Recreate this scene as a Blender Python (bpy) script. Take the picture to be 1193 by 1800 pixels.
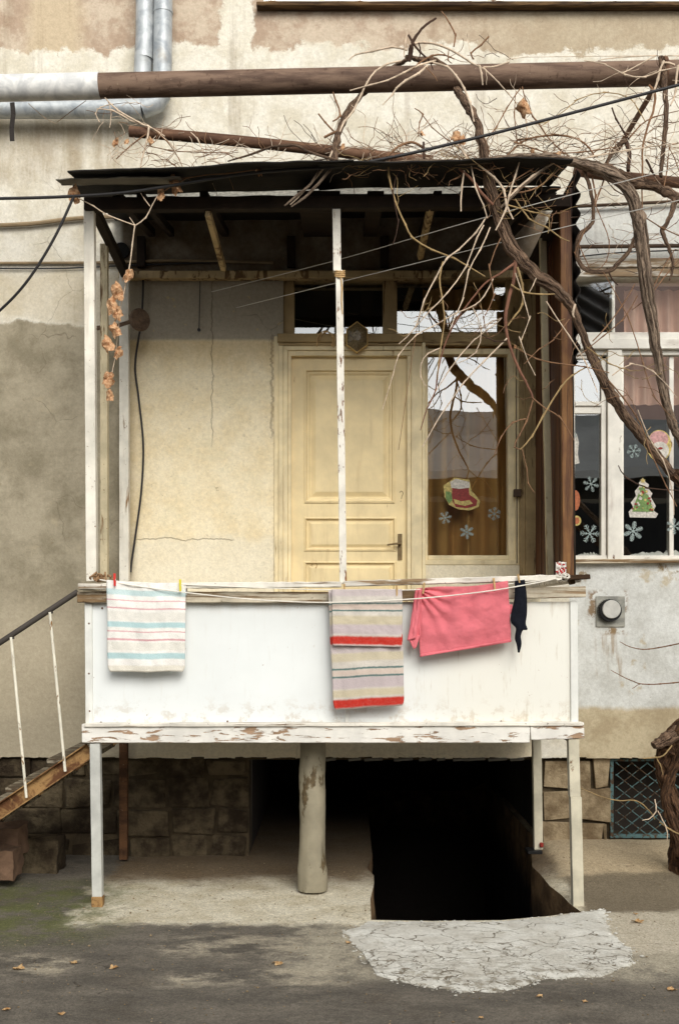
import bpy, bmesh, math, random
from mathutils import Vector, noise as mnoise
from mathutils.geometry import delaunay_2d_cdt
R = math.radians
random.seed(7)
scene = bpy.context.scene
COL = scene.collection
for o in list(bpy.data.objects):
    bpy.data.objects.remove(o)

# ------------------------------------------------------------------ camera, sky, sun, exposure
F, HX, HY, CY, CZ = 1972.0, 596.5, 1080.0, -6.8, 1.76      # focal length and horizon of the photo (its own pixels)
YW = 1.3                                                     # house wall plane; balcony front is Y = 0
cam_d = bpy.data.cameras.new('camera')
cam = bpy.data.objects.new('camera', cam_d)
COL.objects.link(cam)
cam.location = (0, CY, CZ)
cam.rotation_euler = (R(90), 0, 0)
cam_d.sensor_fit = 'VERTICAL'
cam_d.sensor_height = 36.0
cam_d.sensor_width = 24.0
cam_d.lens = F / 1800 * 36
cam_d.shift_y = (HY - 900) / 1800
cam_d.clip_end = 2000
scene.camera = cam

SUN_EL, SUN_AZ = 33.0, 164.0         # azimuth from +Y, clockwise: behind the camera, a little to the right
world = bpy.data.worlds.new('World')
scene.world = world
world.use_nodes = True
wn = world.node_tree
wn.nodes.clear()
w_out = wn.nodes.new('ShaderNodeOutputWorld')
w_bg = wn.nodes.new('ShaderNodeBackground')
w_sky = wn.nodes.new('ShaderNodeTexSky')
w_sky.sky_type = 'NISHITA'
w_sky.sun_disc = False
w_sky.sun_elevation = R(SUN_EL)
w_sky.sun_rotation = R(SUN_AZ)
w_bw = wn.nodes.new('ShaderNodeRGBToBW')
w_mix = wn.nodes.new('ShaderNodeMixRGB')
w_mix.inputs[0].default_value = 0.84
w_tint = wn.nodes.new('ShaderNodeMixRGB')
w_tint.blend_type = 'MULTIPLY'
w_tint.inputs[0].default_value = 1
w_tint.inputs[2].default_value = (1.0, 0.99, 0.965, 1)
wn.links.new(w_sky.outputs[0], w_bw.inputs[0])
wn.links.new(w_bw.outputs[0], w_tint.inputs[1])
wn.links.new(w_sky.outputs[0], w_mix.inputs[1])
wn.links.new(w_tint.outputs[0], w_mix.inputs[2])
wn.links.new(w_mix.outputs[0], w_bg.inputs[0])
w_bg.inputs[1].default_value = 0.12
wn.links.new(w_bg.outputs[0], w_out.inputs[0])

sun_d = bpy.data.lights.new('sun', 'SUN')
sun_d.energy = 1.5
sun_d.angle = R(38)
sun_d.color = (1.0, 0.97, 0.915)
sun = bpy.data.objects.new('sun', sun_d)
COL.objects.link(sun)
sd = Vector((math.sin(R(SUN_AZ)) * math.cos(R(SUN_EL)), math.cos(R(SUN_AZ)) * math.cos(R(SUN_EL)), math.sin(R(SUN_EL))))
sun.rotation_euler = sd.to_track_quat('Z', 'Y').to_euler()

vs = scene.view_settings
vs.view_transform = 'Standard'
vs.look = 'None'
vs.gamma = 1.0
vs.use_curve_mapping = False
vs.exposure = 1.1
scene.cycles.max_bounces = 8
scene.cycles.transparent_max_bounces = 16
scene.cycles.use_denoising = True
scene.cycles.denoising_prefilter = 'ACCURATE'

# ------------------------------------------------------------------ measuring helpers
def at(px, py, Y):
    d = Y - CY
    return Vector(((px - HX) * d / F, Y, CZ - (py - HY) * d / F))
def gnd(px, py, z=0.0):
    d = F * (CZ - z) / (py - HY)
    return Vector(((px - HX) * d / F, d + CY, z))
KW = (YW - CY) / F
def WX(px): return (px - HX) * KW
def WZ(py): return CZ - (py - HY) * KW
def lin(c):
    c /= 255.0
    return c / 12.92 if c <= 0.04045 else ((c + 0.055) / 1.055) ** 2.4
def A(r, g, b, k=0.86):
    return (lin(r) * k, lin(g) * k, lin(b) * k, 1)
def nz(x, y=0.0, z=0.0): return mnoise.noise(Vector((x, y, z)))
def sstep(a, b, x):
    t = min(1, max(0, (x - a) / (b - a)))
    return t * t * (3 - 2 * t)

# ------------------------------------------------------------------ material helpers
class Mat:
    def __init__(self, name):
        self.m = bpy.data.materials.new(name)
        self.m.use_nodes = True
        self.t = self.m.node_tree
        self.t.nodes.clear()
        self.out = self.t.nodes.new('ShaderNodeOutputMaterial')
        self.b = self.t.nodes.new('ShaderNodeBsdfPrincipled')
        self.t.links.new(self.b.outputs[0], self.out.inputs[0])
        g = self.t.nodes.new('ShaderNodeNewGeometry')
        self.pos = g.outputs['Position']
        s = self.t.nodes.new('ShaderNodeSeparateXYZ')
        self.t.links.new(self.pos, s.inputs[0])
        self.x, self.y, self.z = s.outputs
    def put(self, sock, v):
        if hasattr(v, 'is_linked') or isinstance(v, bpy.types.NodeSocket):
            self.t.links.new(v, sock)
        else:
            sock.default_value = v
    def mt(self, op, a, b=0.0, c=0.0, clamp=False):
        n = self.t.nodes.new('ShaderNodeMath')
        n.operation = op
        n.use_clamp = clamp
        self.put(n.inputs[0], a); self.put(n.inputs[1], b); self.put(n.inputs[2], c)
        return n.outputs[0]
    def step(self, x, lo, hi, a=0.0, b=1.0):
        n = self.t.nodes.new('ShaderNodeMapRange')
        n.interpolation_type = 'SMOOTHSTEP'
        n.clamp = True
        self.put(n.inputs[0], x); self.put(n.inputs[1], lo); self.put(n.inputs[2], hi)
        self.put(n.inputs[3], a); self.put(n.inputs[4], b)
        return n.outputs[0]
    def vec(self, sx=1, sy=1, sz=1, off=(0, 0, 0)):
        n = self.t.nodes.new('ShaderNodeMapping')
        n.inputs['Scale'].default_value = (sx, sy, sz)
        n.inputs['Location'].default_value = off
        self.t.links.new(self.pos, n.inputs[0])
        return n.outputs[0]
    def noise(self, scale, detail=4, rough=0.55, vec=None, dist=0.0):
        n = self.t.nodes.new('ShaderNodeTexNoise')
        self.put(n.inputs['Vector'], vec if vec is not None else self.pos)
        n.inputs['Scale'].default_value = scale
        n.inputs['Detail'].default_value = detail
        n.inputs['Roughness'].default_value = rough
        n.inputs['Distortion'].default_value = dist
        return n.outputs[0]
    def warp(self, scale, amt, vec=None, detail=3):
        n = self.t.nodes.new('ShaderNodeTexNoise')
        n.inputs['Scale'].default_value = scale
        n.inputs['Detail'].default_value = detail
        self.put(n.inputs['Vector'], vec if vec is not None else self.pos)
        s = self.t.nodes.new('ShaderNodeVectorMath'); s.operation = 'SUBTRACT'
        self.t.links.new(n.outputs['Color'], s.inputs[0]); s.inputs[1].default_value = (.5, .5, .5)
        k = self.t.nodes.new('ShaderNodeVectorMath'); k.operation = 'SCALE'
        self.t.links.new(s.outputs[0], k.inputs[0]); k.inputs['Scale'].default_value = amt
        a = self.t.nodes.new('ShaderNodeVectorMath'); a.operation = 'ADD'
        self.put(a.inputs[0], vec if vec is not None else self.pos); self.t.links.new(k.outputs[0], a.inputs[1])
        return a.outputs[0]
    def edge(self, scale, vec=None, rnd=1.0):
        n = self.t.nodes.new('ShaderNodeTexVoronoi')
        n.feature = 'DISTANCE_TO_EDGE'
        n.inputs['Scale'].default_value = scale
        n.inputs['Randomness'].default_value = rnd
        self.put(n.inputs['Vector'], vec if vec is not None else self.pos)
        return n.outputs['Distance']
    def mix(self, f, a, b, mode='MIX'):
        n = self.t.nodes.new('ShaderNodeMixRGB')
        n.blend_type = mode
        self.put(n.inputs[0], f); self.put(n.inputs[1], a); self.put(n.inputs[2], b)
        return n.outputs[0]
    def mul(self, a, b): return self.mt('MULTIPLY', a, b)
    def add(self, a, b): return self.mt('ADD', a, b)
    def sub(self, a, b): return self.mt('SUBTRACT', a, b)
    def box(self, x0, x1, z0, z1, soft=0.03, rag=None, amt=0.0, x=None, z=None):
        """soft rectangle mask in world x/z, its border pushed about by a noise"""
        x = self.x if x is None else x
        z = self.z if z is None else z
        if rag is not None:
            r = self.mul(self.sub(rag, 0.5), amt)
            x = self.add(x, r); z = self.add(z, r)
        m = self.mul(self.step(x, x0 - soft, x0 + soft), self.step(x, x1 - soft, x1 + soft, 1, 0))
        return self.mul(m, self.mul(self.step(z, z0 - soft, z0 + soft), self.step(z, z1 - soft, z1 + soft, 1, 0)))
    def vary(self, col, scale=3.0, amt=0.25, detail=5, vec=None):
        f = self.step(self.noise(scale, detail, 0.6, vec), 0.25, 0.75, 1 - amt, 1 + amt * 0.6)
        c = self.t.nodes.new('ShaderNodeVectorMath'); c.operation = 'SCALE'
        self.put(c.inputs[0], col if not isinstance(col, tuple) else col[:3]); self.put(c.inputs['Scale'], f)
        return c.outputs[0]
    def fin(self, col, rough=0.8, bump=None, dist=0.01, strength=0.6, metal=0.0, spec=0.3):
        self.put(self.b.inputs['Base Color'], col)
        self.put(self.b.inputs['Roughness'], rough)
        self.put(self.b.inputs['Metallic'], metal)
        self.b.inputs['Specular IOR Level'].default_value = spec
        if bump is not None:
            n = self.t.nodes.new('ShaderNodeBump')
            n.inputs['Strength'].default_value = strength
            n.inputs['Distance'].default_value = dist
            self.t.links.new(bump, n.inputs['Height'])
            self.t.links.new(n.outputs[0], self.b.inputs['Normal'])
        return self.m

def simple(name, col, rough=0.8, amt=0.25, scale=6.0, bscale=60, bdist=0.003, metal=0.0, spec=0.3):
    m = Mat(name)
    c = m.vary(col, scale, amt)
    return m.fin(c, rough, m.noise(bscale, 4), bdist, 0.5, metal, spec)

def painted_wood(name, paint, wood, wear=0.5, grain=(1, 1, 1), scale=22, rust=None, soft=0.03, rough=0.6, dirt=0.25):
    """old paint flaking off in flakes drawn out along the grain, with grime"""
    m = Mat(name)
    gv = m.vec(*grain)
    n1 = m.noise(scale, 6, 0.65, gv, 0.4)
    n2 = m.noise(2.2, 3, 0.5)
    n = m.add(m.mul(n1, 0.72), m.mul(n2, 0.28))
    chip = m.step(n, wear - soft, wear + soft, 1, 0)
    fine = m.noise(150, 3, 0.6, gv)
    wv = m.vary(wood, 40, 0.45, 5, gv)
    pv = m.vary(paint, 5, dirt, 6)
    pv = m.mix(m.step(m.noise(9, 5, 0.6, gv), 0.55, 0.75, 0, 0.35), pv, wv)
    c = m.mix(chip, pv, wv)
    if rust is not None:
        c = m.mix(m.step(m.noise(30, 5, 0.7), 0.62, 0.7, 0, 0.8), c, rust)
    h = m.add(m.mul(chip, -0.6), m.mul(fine, 0.4))
    return m.fin(c, rough, h, 0.003, 0.8)

def plaster_wall():
    m = Mat('old_plaster_wall')
    x, z = m.x, m.z
    big = m.noise(1.1, 5, 0.6)
    mid = m.noise(4.5, 9, 0.72)
    rag = m.noise(7, 8, 0.74)
    rag2 = m.noise(2.6, 9, 0.70, None, 0.2)
    fine = m.noise(90, 4, 0.6)
    # lime paint of the upper storey
    c = m.mix(m.step(mid, 0.36, 0.66), A(228, 223, 209), A(208, 200, 180))
    c = m.mix(m.step(m.noise(2.3, 6, 0.6, m.vec(1, 1, .5)), 0.55, 0.74, 0, 0.45), c, A(188, 176, 152))
    # brown patches where the paint has come off near the top
    up = m.add(z, m.mul(m.sub(rag2, 0.5), 0.50))
    up = m.add(up, m.mul(m.sub(rag, 0.5), 0.16))
    gap = m.box(WX(388), WX(446), 0, 99, 0.015, rag, 0.22)
    bare = m.mul(m.step(up, WZ(93), WZ(82)), m.sub(1, gap))
    bcol = m.mix(m.step(mid, 0.40, 0.60), A(174, 152, 131), A(200, 184, 163))
    bcol = m.mix(m.step(x, WX(640), WX(1000), 0, 0.75), bcol, A(180, 166, 140))
    bcol = m.mix(m.box(WX(50), WX(145), WZ(130), 99, 0.08, rag, 0.2), bcol, A(196, 178, 150))
    halo = m.mul(m.step(up, WZ(100), WZ(90)), m.sub(1, bare))
    c = m.mix(m.mul(halo, 0.2), c, A(240, 233, 214))
    c = m.mix(bare, c, bcol)
    # tidier lower ledge zone right of the balcony
    c = m.mix(m.box(WX(1004), 99, WZ(470), WZ(364), 0.008, rag, 0.01), c, m.mix(mid, A(225, 224, 214), A(238, 238, 232)))
    # cement patch left of the balcony
    cz = m.add(z, m.add(m.mul(m.sub(rag2, 0.5), 0.22), m.mul(m.sub(rag, 0.5), 0.05)))
    cem = m.mul(m.step(cz, WZ(574), WZ(567), 1, 0), m.step(x, WX(226), WX(231), 1, 0))
    ccol = m.mix(m.step(m.noise(2.4, 7, 0.66, None, 0.25), 0.38, 0.64), A(138, 129, 108), A(170, 160, 138))
    ccol = m.mix(m.step(m.noise(5, 6, 0.65, None, 0.3), 0.58, 0.74, 0, 0.4), ccol, A(186, 172, 142))
    low = m.mul(m.step(m.add(z, m.mul(m.sub(rag2, .5), .8)), WZ(960), WZ(1130), 0, 0.75), 1.0)
    ccol = m.mix(m.mul(m.step(m.add(z, m.mul(m.sub(rag2, .5), .9)), WZ(1180), WZ(1000), 1, 0), 0.75), ccol, A(182, 170, 146))
    c = m.mix(cem, c, ccol)
    mid_l = m.mul(m.box(-9, WX(216), WZ(566), WZ(480), 0.05, rag2, 0.3), 0.45)
    c = m.mix(mid_l, c, A(196, 180, 148))
    # the porch wall: grey band of paint over a cream dado
    por = m.box(WX(228), WX(950), WZ(1400), WZ(480), 0.004)
    painted_shade = m.mul(m.box(WX(214), WX(960), WZ(486), WZ(360), 0.02), m.step(mid, .2, .7, .75, .95))  # roof shade painted onto the wall above the ledger
    cream = m.mix(m.step(mid, 0.34, 0.68), A(246, 233, 201), A(236, 218, 178))
    cream = m.mix(m.step(m.noise(3.2, 5, 0.55, None, 0.8), 0.55, 0.68, 0, 0.5), cream, A(236, 224, 190))
    cream = m.mix(m.mul(m.step(m.add(z, m.mul(m.sub(rag2, .5), .35)), WZ(960), WZ(940), 1, 0), 0.55), cream, A(236, 228, 206))
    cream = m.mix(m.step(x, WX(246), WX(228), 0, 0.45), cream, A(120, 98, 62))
    grey = m.mix(mid, A(146, 139, 126), A(170, 162, 146))
    grey = m.mix(m.step(m.noise(13, 3, 0.5), 0.66, 0.69, 0, 0.7), grey, A(190, 170, 130))
    band = m.mul(m.step(m.add(z, m.mul(m.sub(rag, .5), .02)), WZ(602), WZ(594)), .95)
    pc = m.mix(band, cream, grey)
    pc = m.mix(m.mul(m.step(m.add(z, m.mul(m.sub(rag2, .5), .2)), WZ(660), WZ(600), 0, 0.45), m.sub(1, band)), pc, A(176, 148, 96))
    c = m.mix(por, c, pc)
    c = m.mix(painted_shade, c, A(92, 74, 52))
    # bluish wash below the right-hand window, bare beige under it
    rw = m.box(WX(1000), 99, 0, WZ(984), 0.004)
    bl = m.mix(m.step(mid, 0.38, 0.66), A(220, 221, 216), A(200, 200, 193))
    bl = m.mix(m.step(m.noise(3.1, 7, 0.68), 0.58, 0.64, 0, 0.75), bl, A(190, 176, 148))
    bl = m.mix(m.mul(m.step(m.noise(6, 7, 0.7), 0.60, 0.66), m.step(z, WZ(1040), WZ(1000))), bl, A(150, 132, 104))
    be = m.mix(m.step(mid, 0.4, 0.62), A(198, 184, 154), A(178, 162, 132))
    rc = m.mix(m.step(m.add(z, m.mul(m.sub(rag2, .5), .12)), WZ(1252), WZ(1240)), be, bl)
    vent = m.mul(m.box(WX(1036), WX(1104), WZ(1112), WZ(1036), 0.02, rag, 0.14), m.step(rag, 0.50, 0.58, 0, 0.9))
    rc = m.mix(vent, rc, A(138, 112, 80))
    drip = m.mul(m.box(WX(1048), WX(1094), WZ(1190), WZ(1098), 0.03, rag, 0.1), m.step(m.noise(20, 3, .5, m.vec(1, 1, .12)), .5, .62, 0, .6))
    rc = m.mix(drip, rc, A(150, 124, 88))
    c = m.mix(rw, c, rc)
    # dirt: rain streaks, grime under the ducts, fine grain
    streak = m.step(m.noise(9, 4, 0.6, m.vec(1, 1, .07)), 0.56, 0.74, 0, 0.32)
    c = m.mix(m.mul(streak, m.step(z, WZ(620), WZ(520))), c, A(120, 98, 70))
    duct = m.mul(m.box(-9, WX(250), WZ(330), WZ(205), 0.10, rag2, 0.3), m.step(m.noise(7, 4, .6, m.vec(1, 1, .15)), .38, .66, 0.15, .6))
    c = m.mix(duct, c, A(140, 120, 88))
    c = m.mix(m.step(m.noise(38, 4, 0.7), 0.64, 0.72, 0, 0.25), c, A(110, 92, 66))
    gr1 = m.step(m.noise(75, 5, .75), .30, .70)
    gr2 = m.step(m.noise(30, 6, .75), .32, .68)
    c = m.mix(.20, c, m.mix(1.0, c, m.mix(gr1, (.70, .69, .67, 1), (1.42, 1.42, 1.42, 1)), 'MULTIPLY'))
    c = m.mix(.24, c, m.mix(1.0, c, m.mix(gr2, (.72, .70, .66, 1), (1.36, 1.36, 1.36, 1)), 'MULTIPLY'))
    chip = m.mul(m.step(m.noise(21, 6, .72), .655, .675), m.step(big, .40, .56))
    c = m.mix(m.mul(chip, .5), c, A(150, 132, 104))
    # hairline cracks
    wv = m.warp(3.0, 0.35)
    e = m.edge(1.5, wv)
    ck = m.mul(m.mul(m.step(e, 0.001, 0.005, 1, 0), m.step(big, 0.56, 0.64)), .7)
    wob = m.mul(m.sub(m.noise(5, 5, .6, m.vec(0, 0, 1)), .5), .10)
    v1 = m.mul(m.step(m.mt('ABSOLUTE', m.add(m.sub(x, WX(373)), wob)), 0.002, 0.006, 1, 0), m.step(z, WZ(800), WZ(760)))
    wob2 = m.mul(m.sub(m.noise(6, 5, .6, m.vec(1, 0, 0, (3, 0, 0))), .5), .10)
    v2 = m.mul(m.step(m.mt('ABSOLUTE', m.add(m.sub(z, WZ(948)), wob2)), 0.002, 0.007, 1, 0), m.box(WX(240), WX(410), 0, 9, .02))
    v3 = m.mul(m.step(m.mt('ABSOLUTE', m.add(m.sub(x, WX(478)), m.mul(m.sub(m.noise(11, 5, .7, m.vec(0, 0, 1, (0, 5, 0))), .5), .10))), .004, .012, 1, 0), m.box(WX(460), WX(490), WZ(770), WZ(590), .03))
    v2 = m.mt('MAXIMUM', v2, v3)
    cr = m.mt('MAXIMUM', ck, m.mt('MAXIMUM', m.mul(v1, m.step(z, WZ(486), WZ(482), 1, 0)), v2))
    c = m.mix(m.mul(cr, 0.42), c, A(84, 64, 42))
    h = m.add(m.mul(mid, 0.5), m.add(m.mul(fine, 0.22), m.mul(gr2, .10)))
    h = m.sub(h, m.mul(chip, .25))
    h = m.add(h, m.mul(bare, -0.35))
    h = m.sub(h, m.mul(cr, 0.5))
    return m.fin(c, 0.92, h, 0.012, 0.55, 0, 0.15)

def ground_mat():
    m = Mat('worn_asphalt_and_concrete')
    x, y = m.x, m.y
    rag = m.noise(2.2, 9, 0.72)
    rag3 = m.noise(6, 8, 0.74)
    wide = m.noise(3.4, 9, 0.74, m.vec(.7, 1.4, 1), .2)
    fine = m.noise(120, 4, 0.7)
    asp = m.mix(m.step(wide, 0.35, 0.68), A(92, 87, 79), A(120, 113, 102))
    asp = m.mix(m.step(m.noise(1.2, 6, .66), .5, .7, 0, .5), asp, A(82, 72, 60))
    spk = m.noise(210, 2, 0.5)
    asp = m.mix(m.step(spk, 0.66, 0.74, 0, 0.5), asp, A(168, 158, 140))
    # worn pale scuffs in the tarmac
    yj = m.add(y, m.mul(m.sub(rag3, .5), .35))
    xj = m.add(x, m.mul(m.sub(rag, .5), 1.2))
    s1 = m.mul(m.box(-.9, .45, -1.0, -.66, .08, None, 0, xj, yj), m.step(wide, .42, .60))
    s2 = m.mul(m.box(-.85, .05, -1.42, -1.18, .08, None, 0, xj, yj), m.step(wide, .45, .62))
    s3 = m.mul(m.box(-2.2, -1.3, -1.25, -.98, .08, None, 0, xj, yj), m.step(wide, .45, .6))
    sk = m.mul(m.box(-.25, 2.3, -1.32, -.1, .14, None, 0, m.add(x, m.mul(m.sub(rag3, .5), .5)), m.add(y, m.mul(m.sub(rag, .5), .5))), m.step(rag3, .36, .58, .25, .95))
    s4 = m.mul(m.box(1.55, 3.4, -1.2, -.15, .10, None, 0, xj, yj), .8)
    asp = m.mix(m.mul(m.mt('MAXIMUM', m.mt('MAXIMUM', s1, s2), m.mt('MAXIMUM', s3, s4)), .75), asp, A(184, 174, 152))
    asp = m.mix(m.mul(sk, .85), asp, A(176, 168, 148))
    # cement screed under and in front of the balcony
    yk = m.add(y, m.add(m.mul(m.sub(rag, .5), .55), m.mul(m.sub(rag3, .5), .18)))
    xk = m.add(x, m.mul(m.sub(rag, .5), .9))
    con = m.box(-1.55, 1.7, -.44, 9, .07, None, 0, xk, yk)
    ccol = m.mix(m.step(m.noise(4, 6, .62), .36, .66), A(222, 214, 192), A(200, 189, 162))
    ccol = m.mix(m.step(m.noise(9, 6, .7), .58, .66, 0, .45), ccol, A(120, 104, 80))
    soil_and_shade = m.step(m.add(y, m.mul(m.sub(rag, .5), .9)), 0.30, 0.85)  # brown earth at the back, with the balcony's shade darkened into it
    ccol = m.mix(m.mul(soil_and_shade, .9), ccol, m.mix(rag3, A(74, 56, 36), A(104, 82, 54)))
    g = m.mix(con, asp, ccol)
    # right-hand yard: concrete by the wall, tar patch before it
    rt = m.step(m.add(x, m.mul(m.sub(rag, .5), .2)), 1.42, 1.5)
    ry = m.add(y, m.mul(m.sub(rag, .5), .35))
    rc = m.mix(m.step(ry, .50, .60), m.mix(rag3, A(110, 100, 82), A(134, 122, 102)), m.mix(rag3, A(166, 148, 118), A(192, 176, 148)))
    rc = m.mix(m.step(ry, -.22, -.12, 1, 0), rc, m.mix(rag3, A(206, 198, 180), A(172, 161, 138)))
    g = m.mix(m.mul(rt, m.step(ry, -1.0, -.9)), g, rc)
    # moss at the left
    mo = m.mul(m.box(-2.9, -1.35, -.75, .55, .25, None, 0, xk, yk), m.step(rag3, .36, .60, 0, .8))
    g = m.mix(mo, g, A(98, 102, 58))
    # cracks
    e = m.edge(1.7, m.warp(2.5, .5))
    ck = m.mul(m.step(e, .003, .010, 1, 0), m.step(rag, .54, .62))
    g = m.mix(m.mul(ck, .6), g, A(50, 42, 32))
    gr1 = m.step(m.noise(95, 5, .8), .32, .68)
    gr2 = m.step(m.noise(42, 6, .78), .32, .68)
    g = m.mix(.55, g, m.mix(1.0, g, m.mix(gr1, (.48, .47, .45, 1), (1.62, 1.62, 1.62, 1)), 'MULTIPLY'))
    g = m.mix(.40, g, m.mix(1.0, g, m.mix(gr2, (.58, .56, .53, 1), (1.5, 1.5, 1.5, 1)), 'MULTIPLY'))
    h = m.add(m.mul(fine, .35), m.mul(rag3, .6))
    h = m.sub(h, m.mul(ck, .5))
    return m.fin(g, m.step(con, 0, 1, .78, .95), h, .012, .6, 0, .25)

def apron_mat():
    m = Mat('cracked_cement')
    rag3 = m.noise(5, 6, .62)
    fine = m.noise(140, 3, .6)
    c = m.mix(m.step(rag3, .36, .66), A(226, 224, 214), A(204, 200, 188))
    c = m.mix(m.step(m.noise(13, 6, .7), .57, .66, 0, .6), c, A(150, 140, 116))
    wv = m.warp(5, .34, m.vec(1, 1.5, 0), 5)
    e = m.edge(3.6, wv)
    e2 = m.edge(9.5, m.warp(6, .3, m.vec(1, 1.5, 0, (4, 2, 0))))
    yy = m.add(m.y, m.mul(m.sub(rag3, .5), .9))
    dens = m.step(yy, -1.15, -.7, 1, 0)
    wid = m.add(.25, m.mul(m.step(m.noise(4, 5, .65), .35, .68), 1.6))
    e = m.mt('DIVIDE', e, wid); e2 = m.mt('DIVIDE', e2, wid)
    ck = m.mul(m.step(e, .004, .018, 1, 0), m.step(m.noise(7, 4, .6), .34, .46))
    ck = m.mul(ck, m.step(yy, -.50, -.30, 1, 0))
    ck2 = m.mul(m.mul(m.step(e2, .006, .026, 1, 0), dens), m.step(m.noise(5, 4, .6, m.vec(1, 1, 1, (7, 0, 0))), .36, .48))
    ck = m.mt('MAXIMUM', ck, ck2)
    c = m.mix(m.mul(ck, .85), c, A(112, 98, 74))
    gri = m.step(m.noise(11, 8, .75), .48, .58)
    c = m.mix(m.mul(m.mul(m.step(yy, -1.5, -.8, 1, 0), gri), .75), c, A(142, 132, 112))
    gg = m.step(m.noise(60, 5, .75), .3, .7)
    c = m.mix(.35, c, m.mix(1.0, c, m.mix(gg, (.66, .65, .62, 1), (1.4, 1.4, 1.4, 1)), 'MULTIPLY'))
    h = m.add(m.mul(fine, .2), m.mul(rag3, .4))
    h = m.sub(h, m.mul(ck, .9))
    return m.fin(c, .92, h, .012, .8, 0, .2)

def rust_pipe(name, c1, c2, streaky=True):
    m = Mat(name)
    n = m.noise(6, 6, .66, m.vec(.5, 3, 3))
    c = m.mix(m.step(n, .36, .66), c1, c2)
    c = m.mix(m.step(m.noise(26, 5, .7, m.vec(1, 1, .4)), .58, .68, 0, .55), c, A(64, 40, 26))
    c = m.mix(m.step(m.noise(60, 3, .6), .68, .74, 0, .5), c, A(196, 176, 150))
    return m.fin(c, .8, m.noise(90, 4, .6), .003, .6, 0, .3)

def galv(name, base=(190, 192, 190)):
    m = Mat(name)
    n = m.noise(10, 5, .6, None, .6)
    c = m.mix(m.step(n, .35, .66), A(*base), A(base[0] - 42, base[1] - 40, base[2] - 36))
    c = m.mix(m.step(m.noise(4, 5, .65), .56, .7, 0, .5), c, A(150, 140, 120))
    return m.fin(c, .5 if base[0] < 230 else .7, m.noise(50, 3), .002, .5, .25 if base[0] < 230 else 0, .5 if base[0] < 230 else .25)

def rusty_paint(name, paint, rust, amt=.55, scale=26, stretch=(1, 1, .35)):
    m = Mat(name)
    n = m.add(m.mul(m.noise(scale, 6, .68, m.vec(*stretch)), .7), m.mul(m.noise(3, 3, .5), .3))
    chip = m.step(n, amt, amt + .05)
    c = m.mix(chip, m.vary(paint, 7, .22), m.vary(rust, 30, .4))
    return m.fin(c, .65, m.sub(m.mul(m.noise(120, 3), .3), chip), .002, .7)

def bark(name, c1, c2, c3, s=1.0):
    m = Mat(name)
    uv = m.t.nodes.new('ShaderNodeUVMap')
    sp = m.t.nodes.new('ShaderNodeSeparateXYZ'); m.t.links.new(uv.outputs[0], sp.inputs[0])
    an = m.mul(sp.outputs[0], 6.28319)
    cb = m.t.nodes.new('ShaderNodeCombineXYZ')
    m.put(cb.inputs[0], m.mt('COSINE', an)); m.put(cb.inputs[1], m.mt('SINE', an)); m.put(cb.inputs[2], m.mul(sp.outputs[1], 5.0))
    v = m.warp(1.5, .35, cb.outputs[0])
    n = m.noise(3.4 * s, 6, .72, v)
    c = m.mix(m.step(n, .40, .60), c1, c2)
    c = m.mix(m.step(m.noise(9 * s, 5, .7, v), .55, .66, 0, .75), c, c3)
    return m.fin(c, .9, m.add(n, m.mul(m.noise(9 * s, 4, .6, v), .6)), .012, 1.0, 0, .2)

def glass_mat():
    m = Mat('window_glass')
    t = m.t
    tr = t.nodes.new('ShaderNodeBsdfTransparent'); tr.inputs[0].default_value = (.86, .88, .86, 1)
    gl = t.nodes.new('ShaderNodeBsdfGlossy'); gl.inputs['Roughness'].default_value = .006
    gl.inputs['Color'].default_value = (.97, .99, .99, 1)
    bm = t.nodes.new('ShaderNodeBump'); bm.inputs['Strength'].default_value = .022; bm.inputs['Distance'].default_value = .05
    t.links.new(m.noise(2.2, 2, .4), bm.inputs['Height'])
    t.links.new(bm.outputs[0], gl.inputs['Normal'])
    mx = t.nodes.new('ShaderNodeMixShader'); mx.inputs[0].default_value = .25
    t.links.new(tr.outputs[0], mx.inputs[1]); t.links.new(gl.outputs[0], mx.inputs[2])
    t.links.new(mx.outputs[0], m.out.inputs[0])
    return m.m

def stripes(name, base, bands, rough=.95, fuzz=230):
    """woven stripes along the cloth's own length (UV v): bands = (v0, v1, colour, strength)"""
    m = Mat(name)
    uv = m.t.nodes.new('ShaderNodeUVMap')
    s = m.t.nodes.new('ShaderNodeSeparateXYZ')
    m.t.links.new(uv.outputs[0], s.inputs[0])
    v = m.add(s.outputs[1], m.mul(m.sub(m.noise(60, 3, .6), .5), .012))
    c = m.vary(base, 14, .14)
    for v0, v1, col, k in bands:
        e = min(.012, (v1 - v0) * .35)
        msk = m.mul(m.step(v, v0 - e, v0 + e), m.step(v, v1 - e, v1 + e, 1, 0))
        wear = m.step(m.noise(90, 4, .7), .2, .6, .88, 1.0)
        c = m.mix(m.mul(m.mul(msk, wear), k), c, col)
    c = m.mix(m.step(m.noise(7, 5, .6), .60, .76, 0, .22), c, A(150, 140, 112))
    f = m.noise(fuzz, 2, .6)
    c = m.mix(.30, c, m.mix(1.0, c, m.mix(f, (.4, .4, .4, 1), (1.35, 1.35, 1.35, 1)), 'MULTIPLY'))
    return m.fin(c, rough, m.add(f, m.mul(m.noise(25, 3), .5)), .006, .6, 0, .1)

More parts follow.
